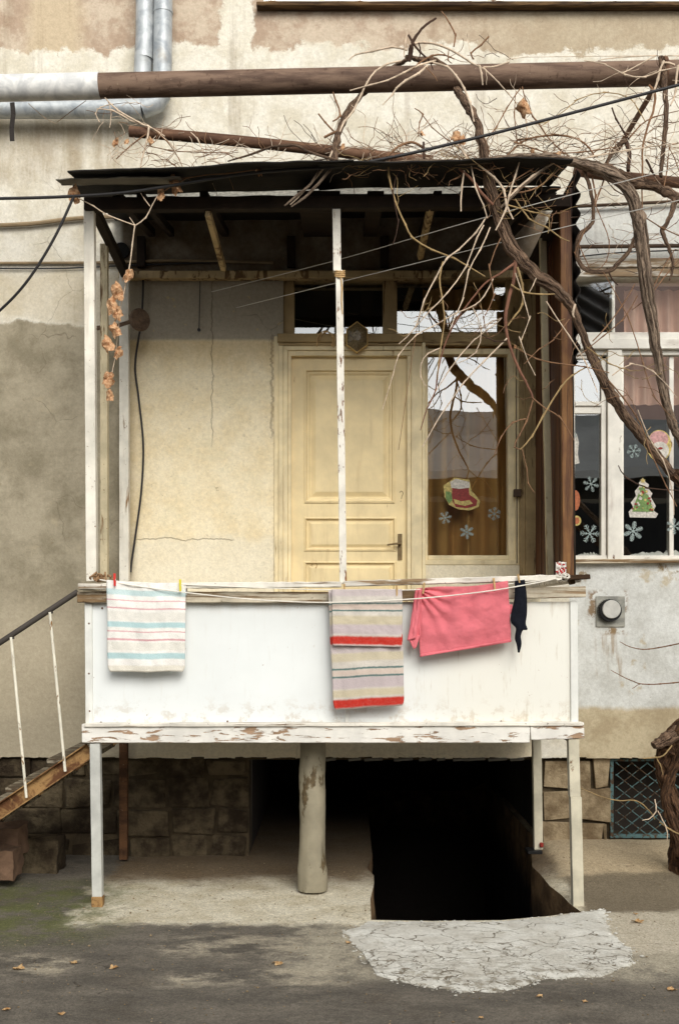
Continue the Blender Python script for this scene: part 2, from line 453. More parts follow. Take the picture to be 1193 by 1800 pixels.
MT = {}
def setup_materials():
    W = MT
    W['wall'] = plaster_wall()
    W['ground'] = ground_mat()
    W['apron'] = apron_mat()
    m = Mat('earth_rim_over_painted_shade')
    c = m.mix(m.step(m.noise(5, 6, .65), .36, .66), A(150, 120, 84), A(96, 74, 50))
    c = m.mix(m.step(m.add(m.z, m.mul(m.sub(m.noise(6, 5, .6), .5), .25)), -.40, -.10, 1, 0), c, (.016, .012, .009, 1))  # shade painted in: brown earth turns near black with depth
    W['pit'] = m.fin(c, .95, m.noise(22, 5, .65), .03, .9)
    W['painted_shade'] = simple('unlit_basement_wall', (.035, .028, .022, 1), .95, .4, 3)  # near-black colour stands in for the cellar's lack of light
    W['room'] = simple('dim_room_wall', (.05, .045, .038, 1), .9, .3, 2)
    m = Mat('plinth_block_stone')
    c = m.mix(m.step(m.noise(7, 6, .65), .36, .66), A(168, 150, 120), A(116, 98, 74))
    c = m.mix(m.step(m.noise(3, 5, .6), .55, .7, 0, .6), c, A(94, 80, 60))
    W['block'] = m.fin(c, .95, m.add(m.noise(40, 5, .65), m.noise(9, 3)), .014, .8, 0, .15)
    m = Mat('block_stone_painted_shade')  # shaded copy of the plinth stone, balcony shade put into its colour
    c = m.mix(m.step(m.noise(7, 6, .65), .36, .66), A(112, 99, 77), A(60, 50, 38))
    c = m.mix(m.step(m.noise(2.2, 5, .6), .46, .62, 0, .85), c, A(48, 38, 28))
    W['block_shaded'] = m.fin(c, .95, m.add(m.noise(40, 5, .65), m.noise(9, 3)), .02, .9, 0, .15)
    W['mortar'] = simple('dirty_mortar', A(80, 68, 50), .95, .5, 8, 50, .02)
    W['red_block'] = simple('reddish_tuff_block', A(122, 96, 76), .95, .4, 9, 50, .012)
    W['door'] = painted_wood('cream_door_paint', A(249, 227, 176), A(168, 126, 74), .335, (1, 1, .12), 26, None, .02, .5, .14)
    W['casing'] = painted_wood('cream_frame_paint', A(246, 228, 184), A(150, 116, 72), .365, (1, 1, .10), 26, None, .03, .6, .25)
    W['olive_casing'] = painted_wood('olive_frame_paint', A(172, 148, 106), A(110, 86, 54), .42, (1, 1, .10), 26, None, .03, .7, .3)
    W['olive_casing_h'] = painted_wood('olive_rail_paint', A(172, 148, 104), A(110, 86, 54), .42, (.1, 1, 1), 26, None, .03, .7, .3)
    W['white_v'] = painted_wood('white_window_paint_upright', A(236, 232, 220), A(112, 66, 36), .385, (1, 1, .22), 20, None, .015, .6, .18)
    W['white_h'] = painted_wood('white_window_paint_level', A(236, 232, 220), A(118, 78, 46), .40, (.22, 1, 1), 20, None, .02, .6, .2)
    W['lintel'] = painted_wood('weathered_lintel_wood', A(222, 216, 202), A(150, 128, 100), .50, (.1, 1, 1), 26, None, .05, .8, .3)
    W['rail'] = painted_wood('bare_weathered_rail', A(240, 234, 220), A(146, 122, 92), .435, (.06, 1, 1), 30, A(92, 66, 40), .04, .85, .3)
    W['rail_low'] = painted_wood('bare_weathered_board', A(222, 210, 186), A(138, 112, 80), .50, (.05, 1, 1), 34, A(80, 58, 36), .06, .9, .35)
    W['rail_dark'] = painted_wood('dark_rotten_wood', A(110, 84, 54), A(60, 42, 26), .5, (.1, 1, 1), 30, None, .08, .9, .3)
    W['trim'] = painted_wood('white_flaking_trim', A(240, 236, 226), A(168, 138, 110), .46, (.2, 1, 1), 26, None, .012, .65, .2)
    W['batten'] = painted_wood('white_batten', A(238, 238, 230), A(150, 126, 92), .36, (1, 1, .15), 20, None, .02, .6, .15)
    W['post'] = painted_wood('chalky_post_paint', A(238, 232, 216), A(140, 108, 70), .38, (1, 1, .12), 18, A(120, 82, 46), .03, .65, .22)
    W['post_dull'] = painted_wood('dull_post_paint', A(206, 192, 158), A(120, 92, 58), .40, (1, 1, .12), 18, A(110, 76, 42), .03, .7, .28)
    W['leg'] = rusty_paint('grey_blue_leg_paint', A(204, 204, 196), A(122, 78, 42), .60)
    W['leg_warm'] = rusty_paint('cream_leg_paint', A(214, 206, 182), A(128, 90, 52), .60)
    W['tube'] = rusty_paint('white_tube_rust_freckles', A(238, 232, 218), A(130, 86, 50), .545, 40, (1, 1, .3))
    m = Mat('white_panel_sheet')
    c = m.vary(A(244, 247, 244, .87), 1.6, .06)
    side = m.step(m.add(m.x, m.mul(m.sub(m.noise(2, 4), .5), .5)), .25, .9)
    c = m.mix(m.mul(side, .6), c, A(243, 237, 219, .88))
    gr = m.noise(34, 4, .65, m.vec(1, 1, .12))
    c = m.mix(m.mul(m.step(gr, .56, .72, 0, .30), m.step(m.x, -.1, .5, .25, 1)), c, A(170, 144, 96))
    c = m.mix(m.step(m.noise(17, 5, .75), .665, .685, 0, .7), c, A(150, 104, 56))
    c = m.mix(m.mul(m.step(m.z, 1.30, 1.12, 0, .35), m.step(m.noise(12, 5, .7), .5, .62)), c, A(176, 146, 100))
    c = m.mix(m.mul(m.step(m.z, 1.74, 1.86, 0, .25), m.step(m.noise(14, 4, .7, m.vec(1, 1, .3)), .45, .62)), c, A(176, 152, 108))
    W['panel'] = m.fin(c, .38, m.add(m.mul(m.noise(1.4, 2), 1.0), m.mul(gr, .05)), .02, .35, 0, .4)
    W['beam'] = simple('tarred_beam', A(44, 33, 23), .9, .4, 9)
    W['strut'] = painted_wood('pale_strut_wood', A(196, 172, 128), A(120, 92, 56), .45, (1, 1, .3), 20)
    W['roof'] = simple('black_roofing_felt', (.012, .010, .008, 1), .88, .5, 7, 40, .006)
    W['roof_pale'] = simple('weathered_grey_felt', A(120, 116, 106), .9, .3, 9)
    m = Mat('translucent_roof_strip')
    tl = m.t.nodes.new('ShaderNodeBsdfTranslucent'); m.put(tl.inputs[0], m.vary((.66, .65, .61, 1), 40, .4))
    mx = m.t.nodes.new('ShaderNodeMixShader'); mx.inputs[0].default_value = .88
    m.fin(A(226, 224, 212), .7)
    m.t.links.new(m.b.outputs[0], mx.inputs[1]); m.t.links.new(tl.outputs[0], mx.inputs[2]); m.t.links.new(mx.outputs[0], m.out.inputs[0])
    W['strip'] = m.m
    W['pale_board'] = simple('pale_speckled_board', A(226, 224, 212), .9, .45, 45)
    m = Mat('varnished_brown_board')
    g = m.noise(30, 5, .65, m.vec(1, 1, .05))
    c = m.mix(m.step(g, .36, .64), A(104, 58, 24), A(58, 30, 14))
    W['brown'] = m.fin(c, .55, g, .002, .5, 0, .35)
    m = Mat('worn_brown_post')
    g = m.noise(26, 6, .7, m.vec(1, 1, .05))
    c = m.mix(m.step(g, .40, .60), A(142, 100, 56), A(80, 48, 25))
    c = m.mix(m.step(m.noise(2.2, 4, .6, m.vec(1, 1, .7)), .42, .6, 0, .8), c, A(78, 40, 18))
    W['brown_post'] = m.fin(c, .6, g, .003, .6, 0, .3)
    W['corrug'] = simple('black_corrugated_sheet', (.02, .015, .012, 1), .8, .4, 6)
    W['glass'] = glass_mat()
    m = Mat('brown_curtain_cloth')
    W['curtain'] = m.fin(m.vary(A(206, 158, 92), 3, .35, 4, m.vec(1, 1, .2)), .95, m.noise(160, 2), .003, .4)
    W['sheer'] = simple('pinkish_net_curtain', A(236, 196, 176), .95, .2, 4, 200, .002)
    W['white_cloth'] = simple('white_cotton', A(240, 238, 230), .95, .15, 14, 60, .008)
    W['rust'] = rust_pipe('rusty_brown_pipe', A(134, 110, 92), A(90, 70, 58))
    W['rust2'] = rust_pipe('thin_rusty_pipe', A(124, 92, 70), A(84, 58, 42))
    W['silver'] = galv('silver_painted_pipe', (246, 244, 238))
    W['galv'] = galv('galvanised_duct', (196, 200, 200))
    m = Mat('rusty_stringer_steel')
    n = m.noise(11, 6, .7, None, .5)
    c = m.mix(m.step(n, .40, .60), A(168, 132, 84), A(100, 64, 36))
    c = m.mix(m.step(m.noise(30, 5, .7), .6, .7, 0, .8), c, A(58, 36, 22))
    W['stringer'] = m.fin(c, .7, n, .004, .6)
    W['tread'] = painted_wood('grey_tread_wood', A(150, 140, 120), A(80, 66, 48), .5, (.3, 1, 1), 20)
    W['handrail'] = rusty_paint('dark_handrail', A(74, 68, 62), A(120, 96, 66), .60, 40)
    W['baluster'] = rusty_paint('white_baluster', A(240, 234, 214), A(150, 108, 56), .56, 40)
    W['bark'] = bark('vine_bark', A(142, 116, 94), A(52, 37, 29), A(184, 156, 130))
    W['bark_old'] = bark('old_red_bark', A(112, 82, 58), A(50, 34, 24), A(92, 72, 54), 1.1)
    W['bark_pale'] = bark('pale_vine_bark', A(168, 146, 124), A(70, 55, 45), A(204, 184, 160))
    W['twig_pale'] = simple('pale_twig', A(214, 192, 166), .85, .4, 20)
    W['twig_brown'] = simple('brown_twig', A(136, 102, 74), .85, .35, 20)
    W['twig_red'] = simple('reddish_cane', A(128, 88, 68), .8, .35, 14)
    W['twig_olive'] = simple('olive_cane', A(166, 140, 96), .8, .35, 14)
    W['twig_dark'] = simple('dark_twig', A(74, 54, 42), .9, .35, 20)
    m = Mat('dry_leaf')
    c = m.mix(m.step(m.noise(50, 4, .6), .35, .65), A(214, 172, 130), A(158, 108, 70))
    c = m.mix(m.step(m.noise(120, 3, .6), .58, .7, 0, .6), c, A(240, 214, 180))
    W['leaf'] = m.fin(c, .8, m.noise(90, 3), .004, .6)
    m = Mat('fallen_leaf_ochre')
    W['leaf_ground'] = m.fin(m.mix(m.step(m.noise(60, 4, .6), .35, .65), A(212, 180, 132), A(168, 124, 76)), .85, m.noise(90, 3), .004, .6)
    W['cable'] = simple('black_cable', A(48, 46, 46), .55, .2, 8)
    W['wire'] = simple('steel_wire', A(214, 210, 200), .5, .1, 8)
    W['cord'] = simple('white_cord', A(246, 240, 226), .9, .15, 30)
    W['conduit'] = simple('painted_conduit', A(150, 130, 100), .7, .3, 6)
    W['conduit_dark'] = simple('dark_conduit', A(80, 62, 46), .7, .3, 6)
    W['strap'] = simple('black_strap', A(44, 38, 34), .8, .2, 10)
    W['black'] = simple('black_plastic', (.012, .012, .012, 1), .45, .2, 10)
    W['hole'] = simple('dark_hole', (.008, .007, .006, 1), .95, .2, 10)
    W['steel'] = simple('brushed_steel', A(206, 204, 196), .4, .15, 20, 90, .001, 0, .5)
    W['vent_plate'] = galv('vent_plate', (176, 174, 162))
    W['handle'] = simple('worn_brass', A(132, 112, 78), .45, .3, 20, 60, .001, .4)
    W['lamp_body'] = simple('amber_lamp_rim', A(196, 160, 88), .4, .3, 14)
    W['lamp_glass'] = simple('smoked_lamp_glass', A(120, 104, 74), .2, .6, 90, 60, .01, 0, .6)
    W['disc'] = rust_pipe('rusty_disc', A(112, 92, 74), A(78, 62, 50))
    W['pillar'] = rusty_paint('patched_pillar_cement', A(158, 149, 126), A(104, 88, 62), .53, 7, (1, 1, .5))
    W['rust_post'] = rust_pipe('rust_red_post', A(112, 78, 50), A(72, 48, 30))
    W['red_paint'] = simple('red_paint', A(150, 50, 40), .7, .3, 20)
    W['grille'] = rusty_paint('teal_grille_paint', A(88, 118, 118), A(76, 58, 40), .49, 30, (1, 1, 1))
    W['grille_rust'] = rusty_paint('grille_frame_rust', A(100, 76, 52), A(60, 44, 30), .5)
    W['pink'] = None
    m = Mat('coral_pink_cotton')
    f = m.noise(220, 2, .6)
    c = m.vary(A(234, 126, 134), 8, .12)
    c = m.mix(.2, c, m.mix(1.0, c, m.mix(f, (.5, .5, .5, 1), (1.3, 1.3, 1.3, 1)), 'MULTIPLY'))
    W['pink'] = m.fin(c, .95, m.add(f, m.mul(m.noise(22, 3), .8)), .005, .5, 0, .1)
    W['black_cloth'] = simple('black_knit', (.010, .011, .016, 1), .95, .3, 30, 150, .004, 0, .1)
    W['peg_wood'] = simple('wooden_peg', A(206, 170, 118), .8, .3, 30)
    W['peg_red'] = simple('red_plastic_peg', A(226, 56, 50), .4, .1, 10)
    W['peg_yellow'] = simple('yellow_plastic_peg', A(240, 226, 70), .4, .1, 10)
    W['rag'] = simple('white_rag', A(238, 232, 222), .95, .3, 30)
    W['rag_red'] = simple('red_print', A(190, 60, 60), .95, .3, 30)
    W['twine'] = simple('brown_twine', A(160, 126, 92), .95, .4, 60)
    W['flake'] = simple('pale_sticker_film', A(150, 164, 160), .6, .45, 60)
    W['st_green'] = simple('sticker_green', A(112, 142, 78), .5, .4, 60)
    W['st_gold'] = simple('sticker_gold', A(196, 176, 104), .5, .45, 60)
    W['st_red'] = simple('sticker_red', A(140, 44, 38), .5, .45, 60)
    W['st_white'] = simple('sticker_white', A(206, 200, 188), .5, .4, 60)
    W['st_pink'] = simple('sticker_pink', A(196, 148, 144), .5, .4, 60)
    W['st_brown'] = simple('sticker_brown', A(176, 100, 60), .5, .3, 60)
    W['far_wall'] = simple('far_house_wall', A(150, 142, 126), .95, .2, .6)
    W['far_roof'] = simple('far_grey_roof', A(196, 196, 190), .8, .2, .8)
    W['far_white'] = simple('far_white_eave', A(240, 240, 236), .8, .1, 1)
    W['far_pink'] = simple('far_pink_wall', A(252, 214, 200, 1), .95, .15, .5)
    W['far_dark'] = simple('far_shade_and_panes', (.02, .02, .02, 1), .6, .3, 1)
setup_materials()

# ------------------------------------------------------------------ mesh helpers
ORG = {}
class MB:
    def __init__(self):
        self.v, self.f, self.uv, self.mi = [], [], {}, []
    def face(self, *pts, mi=0, uv=None):
        b = len(self.v)
        self.v += [Vector(p) for p in pts]
        self.f.append(tuple(range(b, b + len(pts))))
        self.mi.append(mi)
        if uv: self.uv[len(self.f) - 1] = uv
    def mesh(self, vs, fs, mi=0, uvs=None):
        b = len(self.v)
        self.v += [Vector(p) for p in vs]
        for f in fs:
            self.f.append(tuple(b + i for i in f)); self.mi.append(mi)
            if uvs: self.uv[len(self.f) - 1] = [uvs[i] for i in f]
    def box(self, a, b, mi=0):
        x0, x1 = sorted((a[0], b[0])); y0, y1 = sorted((a[1], b[1])); z0, z1 = sorted((a[2], b[2]))
        v = [(x0, y0, z0), (x1, y0, z0), (x1, y1, z0), (x0, y1, z0), (x0, y0, z1), (x1, y0, z1), (x1, y1, z1), (x0, y1, z1)]
        self.mesh(v, [(0, 3, 2, 1), (4, 5, 6, 7), (0, 1, 5, 4), (1, 2, 6, 5), (2, 3, 7, 6), (3, 0, 4, 7)], mi)
    def bar(self, a, b, w, h, up=(0, 1, 0), seg=1, jit=0.0, seed=0, mi=0):
        """a square bar from a to b: h across `up`, w across the other way; seg and jit roughen it like a worn board"""
        a, b = Vector(a), Vector(b)
        d = (b - a).normalized()
        s = d.cross(Vector(up)).normalized()
        u = s.cross(d).normalized()
        vs, fs = [], []
        for i in range(seg + 1):
            c = a.lerp(b, i / seg)
            for k, (ss, uu) in enumerate(((-1, -1), (1, -1), (1, 1), (-1, 1))):
                j = (nz(i * .83 + seed * 7.3, k * 3.1, seed) * jit, nz(i * .9 + seed * 3.3, k * 2.7 + 9, seed) * jit)
                vs.append(c + s * (ss * w / 2 + j[0]) + u * (uu * h / 2 + j[1]))
        for i in range(seg):
            for k in range(4):
                p, q = i * 4 + k, i * 4 + (k + 1) % 4
                fs.append((p, q, q + 4, p + 4))
        fs.append((3, 2, 1, 0)); n = seg * 4
        fs.append((n, n + 1, n + 2, n + 3))
        self.mesh(vs, fs, mi)
    def tube(self, pts, rad, n=8, cap=True, rough=0.0, seed=0.0, mi=0, uv=False):
        pts = [Vector(p) for p in pts]
        L = [0.0]
        for p, q in zip(pts, pts[1:]): L.append(L[-1] + (q - p).length)
        if not isinstance(rad, (list, tuple)): rad = [rad] * len(pts)
        vs, fs = [], []
        ref = None
        for i, p in enumerate(pts):
            d = (pts[min(i + 1, len(pts) - 1)] - pts[max(i - 1, 0)])
            d = d.normalized() if d.length > 1e-9 else Vector((0, 0, 1))
            if ref is None:
                ref = Vector((0, 1, 0)) if abs(d.y) < .9 else Vector((1, 0, 0))
            s = d.cross(ref).normalized(); u = s.cross(d).normalized(); ref = u
            for k in range(n):
                t = 2 * math.pi * k / n
                r = rad[i]
                if rough:
                    r *= 1 + rough * (nz(math.cos(t) * 1.6 + seed, math.sin(t) * 1.6, L[i] * 5) + .7 * nz(math.cos(t) * 4 + seed, math.sin(t) * 4, L[i] * 3.5 + 5))
                vs.append(p + (s * math.cos(t) + u * math.sin(t)) * r)
        for i in range(len(pts) - 1):
            for k in range(n):
                a, b = i * n + k, i * n + (k + 1) % n
                fs.append((a, b, b + n, a + n))
        if cap:
            fs.append(tuple(range(n - 1, -1, -1)))
            e = (len(pts) - 1) * n
            fs.append(tuple(range(e, e + n)))
        f0 = len(self.f)
        self.mesh(vs, fs, mi)
        if uv:
            for i in range(len(pts) - 1):
                for k in range(n):
                    a, b = k / n, (k + 1) / n
                    self.uv[f0 + i * n + k] = [(a, L[i]), (b, L[i]), (b, L[i + 1]), (a, L[i + 1])]
    def prism(self, outline, y0, y1, mi=0):
        """an x/z outline given front face at y0, back at y1"""
        n = len(outline)
        area = sum(outline[i][0] * outline[(i + 1) % n][1] - outline[(i + 1) % n][0] * outline[i][1] for i in range(n))
        if area < 0: outline = outline[::-1]
        vs = [(x, y0, z) for x, z in outline] + [(x, y1, z) for x, z in outline]
        fs = [tuple(range(n)), tuple(range(2 * n - 1, n - 1, -1))]
        fs += [(i, i + n, (i + 1) % n + n, (i + 1) % n) for i in range(n)]
        self.mesh(vs, fs, mi)
    def disc(self, c, axis, r, h, n=24, mi=0, r2=None):
        c, ax = Vector(c), Vector(axis).normalized()
        self.tube([c, c + ax * h], [r, r2 if r2 is not None else r], n, True, mi=mi)
    def build(self, name, mats, parent=None, bevel=0.0, seg=1, sharp=38, org=None, merge=False, solid=0.0):
        o_ = ORG.get(parent.name, Vector()) if parent else (Vector(org) if org is not None else Vector())
        me = bpy.data.meshes.new(name)
        me.from_pydata([tuple(v - o_) for v in self.v], [], self.f)
        mats = mats if isinstance(mats, (list, tuple)) else [mats]
        for mm in mats: me.materials.append(MT[mm])
        if len(mats) > 1:
            me.polygons.foreach_set('material_index', self.mi)
        if self.uv:
            ul = me.uv_layers.new(name='UVMap')
            for p in me.polygons:
                u = self.uv.get(p.index)
                if u:
                    for li, c in zip(p.loop_indices, u): ul.data[li].uv = c
        if merge:
            bm = bmesh.new(); bm.from_mesh(me)
            bmesh.ops.remove_doubles(bm, verts=bm.verts, dist=1e-5)
            bm.to_mesh(me); bm.free()
        me.polygons.foreach_set('use_smooth', [True] * len(me.polygons))
        me.set_sharp_from_angle(angle=R(sharp))
        me.validate()
        o = bpy.data.objects.new(name, me)
        COL.objects.link(o)
        if parent:
            o.parent = parent
            ORG[o.name] = o_
        else:
            o.location = o_
            ORG[o.name] = o_
        if bevel:
            bv = o.modifiers.new('worn_edges', 'BEVEL'); bv.width = bevel; bv.segments = seg; bv.limit_method = 'ANGLE'; bv.angle_limit = R(40)
        if solid:
            sm = o.modifiers.new('cloth_thickness', 'SOLIDIFY'); sm.thickness = solid; sm.offset = 0
        return o

def thing(name, label, cat, loc, group=None):
    o = bpy.data.objects.new(name, None)
    COL.objects.link(o)
    o.location = loc
    o.empty_display_size = .1
    o['label'] = label; o['category'] = cat
    if group: o['group'] = group
    ORG[o.name] = Vector(loc)
    return o
def tag(o, label, cat, group=None):
    o['label'] = label; o['category'] = cat
    if group: o['group'] = group
    return o
def structure(o):
    o['kind'] = 'structure'
    return o

def smooth_path(pts, n=6):
    """Catmull-Rom through tuples (any length)"""
    P = [pts[0]] + list(pts) + [pts[-1]]
    out = []
    for i in range(1, len(P) - 2):
        for k in range(n):
            t = k / n
            out.append(tuple(.5 * (2 * b + (c - a) * t + (2 * a - 5 * b + 4 * c - d) * t * t + (-a + 3 * b - 3 * c + d) * t ** 3)
                             for a, b, c, d in zip(P[i - 1], P[i], P[i + 1], P[i + 2])))
    out.append(tuple(pts[-1]))
    return out
def wire(pts, r, n=6, sm=8):
    """pts = (px, py, Y) of the photo's measure"""
    q = smooth_path(pts, sm) if len(pts) > 2 else pts
    b = MB()
    b.tube([at(*p) for p in q], r, n)
    return b

def holed_sheet(b, x0, x1, z0, z1, holes, y, depth, mi=0, step=None):
    """a wall face at y with rectangular openings and their reveals going back by depth"""
    xs = sorted({x0, x1, *[h[0] for h in holes], *[h[1] for h in holes]})
    zs = sorted({z0, z1, *[h[2] for h in holes], *[h[3] for h in holes]})
    xs = [x for x in xs if x0 <= x <= x1]; zs = [z for z in zs if z0 <= z <= z1]
    inh = lambda x, z: any(h[0] < x < h[1] and h[2] < z < h[3] for h in holes)
    for i in range(len(xs) - 1):
        for j in range(len(zs) - 1):
            xa, xb, za, zb = xs[i], xs[i + 1], zs[j], zs[j + 1]
            if inh((xa + xb) / 2, (za + zb) / 2): continue
            b.face((xa, y, za), (xb, y, za), (xb, y, zb), (xa, y, zb), mi=mi)
            mx, mz, e = (xa + xb) / 2, (za + zb) / 2, 1e-4
            if inh(xb + e, mz) : b.face((xb, y, za), (xb, y + depth, za), (xb, y + depth, zb), (xb, y, zb), mi=mi)
            if inh(xa - e, mz) : b.face((xa, y + depth, za), (xa, y, za), (xa, y, zb), (xa, y + depth, zb), mi=mi)
            if inh(mx, zb + e) : b.face((xa, y, zb), (xb, y, zb), (xb, y + depth, zb), (xa, y + depth, zb), mi=mi)
            if inh(mx, za - e) : b.face((xa, y + depth, za), (xb, y + depth, za), (xb, y, za), (xa, y, za), mi=mi)

def wbox(b, px0, px1, py0, py1, ya, yb, mi=0):
    """a box whose outline is given in photo pixels on the house wall plane"""
    b.box((WX(px0), ya, WZ(py0)), (WX(px1), yb, WZ(py1)), mi)

# ------------------------------------------------------------------ the setting: ground, stairwell, apron
ZPL = WZ(1330)                      # lower edge of the plaster
PIT = [gnd(652, 1618), gnd(760, 1619), gnd(880, 1616), gnd(960, 1610), gnd(1022, 1604)]
PIT = [(p.x, p.y) for p in PIT] + [(1.40, .02), (1.385, .20), (1.35, .42), (1.345, .70), (1.33, .95), (1.375, 1.25), (1.45, 1.58), (1.455, 4.4), (.26, 4.4), (.24, 1.4), (.19, .95), (.23, .74), (.225, .52), (.19, .12)]
def inside(p, poly):
    x, y = p; c = False
    for i in range(len(poly)):
        (x1, y1), (x2, y2) = poly[i - 1], poly[i]
        if (y1 > y) != (y2 > y) and x < (x2 - x1) * (y - y1) / (y2 - y1) + x1: c = not c
    return c
def gz(x, y):
    z = .12 * sstep(1.25, 1.55, x) * sstep(-.05, 1.2, y)
    near = sstep(6, 3, abs(x)) * sstep(6, 3, abs(y))
    z += near * (.010 * nz(x * 1.7, y * 1.7) + .005 * nz(x * 5, y * 5, 3) + .003 * nz(x * 14, y * 14, 7))
    z -= .02 * sstep(-.5, -1.6, y)
    return z
def make_ground():
    pts, edges = [Vector(p) for p in PIT], [(i, (i + 1) % len(PIT)) for i in range(len(PIT))]
    st = .06
    for i in range(int(6.4 / st)):
        for j in range(int(5.0 / st)):
            x, y = -3.2 + i * st + .01 * nz(i, j), -2.6 + j * st + .01 * nz(i, j, 4)
            if not inside((x, y), PIT): pts.append(Vector((x, y)))
    for k in (6, 14, 40, 160):
        for i in range(24):
            t = 2 * math.pi * i / 24
            p = (k * math.cos(t), k * math.sin(t))
            pts.append(Vector(p))
    r = delaunay_2d_cdt(pts, edges, [], 0, 1e-6)
    b = MB()
    fs = []
    for f in r[2]:
        c = sum((r[0][i] for i in f), Vector((0, 0))) / len(f)
        if not inside((c.x, c.y), PIT): fs.append(f)
    b.mesh([(v.x, v.y, gz(v.x, v.y)) for v in r[0]], fs)
    structure(b.build('ground', 'ground', sharp=60))
make_ground()

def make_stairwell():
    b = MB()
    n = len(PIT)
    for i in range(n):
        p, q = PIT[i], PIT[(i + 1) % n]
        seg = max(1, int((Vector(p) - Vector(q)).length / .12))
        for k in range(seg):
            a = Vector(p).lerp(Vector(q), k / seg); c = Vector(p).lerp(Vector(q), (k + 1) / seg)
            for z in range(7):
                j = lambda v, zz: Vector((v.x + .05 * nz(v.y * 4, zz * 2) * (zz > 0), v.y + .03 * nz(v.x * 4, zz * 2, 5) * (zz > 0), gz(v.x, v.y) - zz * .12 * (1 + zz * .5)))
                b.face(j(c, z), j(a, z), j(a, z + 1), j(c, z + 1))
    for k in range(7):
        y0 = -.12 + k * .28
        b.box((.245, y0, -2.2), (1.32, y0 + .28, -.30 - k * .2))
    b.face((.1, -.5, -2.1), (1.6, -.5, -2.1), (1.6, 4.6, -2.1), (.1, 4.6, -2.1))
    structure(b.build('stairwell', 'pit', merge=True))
make_stairwell()

def ragged_slab(outline, h, name, mat, seed, jit=.02):
    pts = []
    n = len(outline)
    for i in range(n):
        a, c = Vector(outline[i]), Vector(outline[(i + 1) % n])
        s = max(1, int((c - a).length / .025))
        for k in range(s):
            p = a.lerp(c, k / s)
            pts.append(p + Vector((nz(p.x * 9, p.y * 9, seed), nz(p.x * 9, p.y * 9, seed + 5))) * jit + Vector((nz(p.x * 30, p.y * 30, seed), nz(p.x * 30, p.y * 30, seed + 5))) * jit * .5)
    m = len(pts)
    rim = [tuple(p) for p in pts]
    xs = [p.x for p in pts]; ys = [p.y for p in pts]
    allp = list(pts)
    x = min(xs)
    while x < max(xs):
        y = min(ys)
        while y < max(ys):
            if inside((x, y), rim) and min((p - Vector((x, y))).length for p in pts) > .02: allp.append(Vector((x, y)))
            y += .04
        x += .04
    r = delaunay_2d_cdt(allp, [(i, (i + 1) % m) for i in range(m)], [], 1, 1e-6)
    orig = r[3]
    isrim = [any(o < m for o in orig[i]) for i in range(len(r[0]))]
    b = MB()
    top = []
    for i, v in enumerate(r[0]):
        z = gz(v.x, v.y) + (h * .35 if isrim[i] else h + .004 * nz(v.x * 6, v.y * 6, seed))
        top.append((v.x, v.y, z))
    b.mesh(top, [f for f in r[2]])
    for i in range(m):
        p, q = pts[i], pts[(i + 1) % m]
        b.face((p.x, p.y, gz(p.x, p.y) + h * .35), (p.x, p.y, gz(p.x, p.y) - .04), (q.x, q.y, gz(q.x, q.y) - .04), (q.x, q.y, gz(q.x, q.y) + h * .35))
    o = b.build(name, mat, merge=True, sharp=60)
    rnd = random.Random(seed); cb = MB()
    for k in range(420):
        p = rnd.choice(pts) + Vector((rnd.gauss(0, .022), rnd.gauss(0, .022)))
        if inside(tuple(p), PIT): continue
        q = rnd.uniform(.003, .011) * (1.6 if rnd.random() < .1 else 1); c = Vector((p.x, p.y, gz(p.x, p.y) + h * .5 * inside(tuple(p), rim) + q * .2))
        v = [c + Vector((rnd.uniform(.5, 1.4) * q * a, rnd.uniform(.5, 1.4) * q * d, rnd.uniform(.4, 1) * q * e * .6)) for a, d, e in ((1, 0, 0), (-1, 0, 0), (0, 1, 0), (0, -1, 0), (0, 0, 1), (0, 0, -1))]
        cb.mesh(v, [(0, 2, 4), (2, 1, 4), (1, 3, 4), (3, 0, 4), (2, 0, 5), (1, 2, 5), (3, 1, 5), (0, 3, 5)])
    cr = cb.build('rubble', mat); cr['kind'] = 'stuff'
    return structure(o)
def G2(l): return [tuple(gnd(px, py).xy) for px, py in l]
ragged_slab(G2([(602, 1640), (652, 1621), (760, 1622), (880, 1619), (960, 1613), (1024, 1605), (1062, 1600), (1070, 1640), (1108, 1668), (1114, 1690), (1052, 1712), (960, 1716), (884, 1738), (812, 1736), (742, 1726), (662, 1708), (642, 1678)]), .012, 'pavement', 'apron', 3, .022)

# ------------------------------------------------------------------ the house
house = thing('old_house', 'old plastered house with peeling cream paint behind the balcony', 'house', (0, YW, 0))
ZF = 1.12                                   # balcony floor
h_win_l = (WX(743), WX(918), WZ(990), WZ(486))
h_door = (WX(498), WX(743), ZF - .05, WZ(486))
h_win_r = (WX(962), WX(1330), WZ(982), WZ(488))
h_top = (WX(462), WX(1420), WZ(4), WZ(-300))
b = MB()
holed_sheet(b, -7, 7, ZPL, 8.2, [h_win_l, h_door, h_win_r, h_top], YW, .22)
b.face((-7, YW, ZPL), (-7, YW + .2, ZPL), (7, YW + .2, ZPL), (7, YW, ZPL))
b.face((-7, YW, ZPL), (-7, YW, 8.2), (-7, YW + 6, 8.2), (-7, YW + 6, ZPL))
b.face((7, YW, ZPL), (7, YW + 6, ZPL), (7, YW + 6, 8.2), (7, YW, 8.2))
b.face((-7, YW, 8.2), (7, YW, 8.2), (7, YW + 6, 8.2), (-7, YW + 6, 8.2))
wall = b.build('wall', 'wall', house, merge=True)
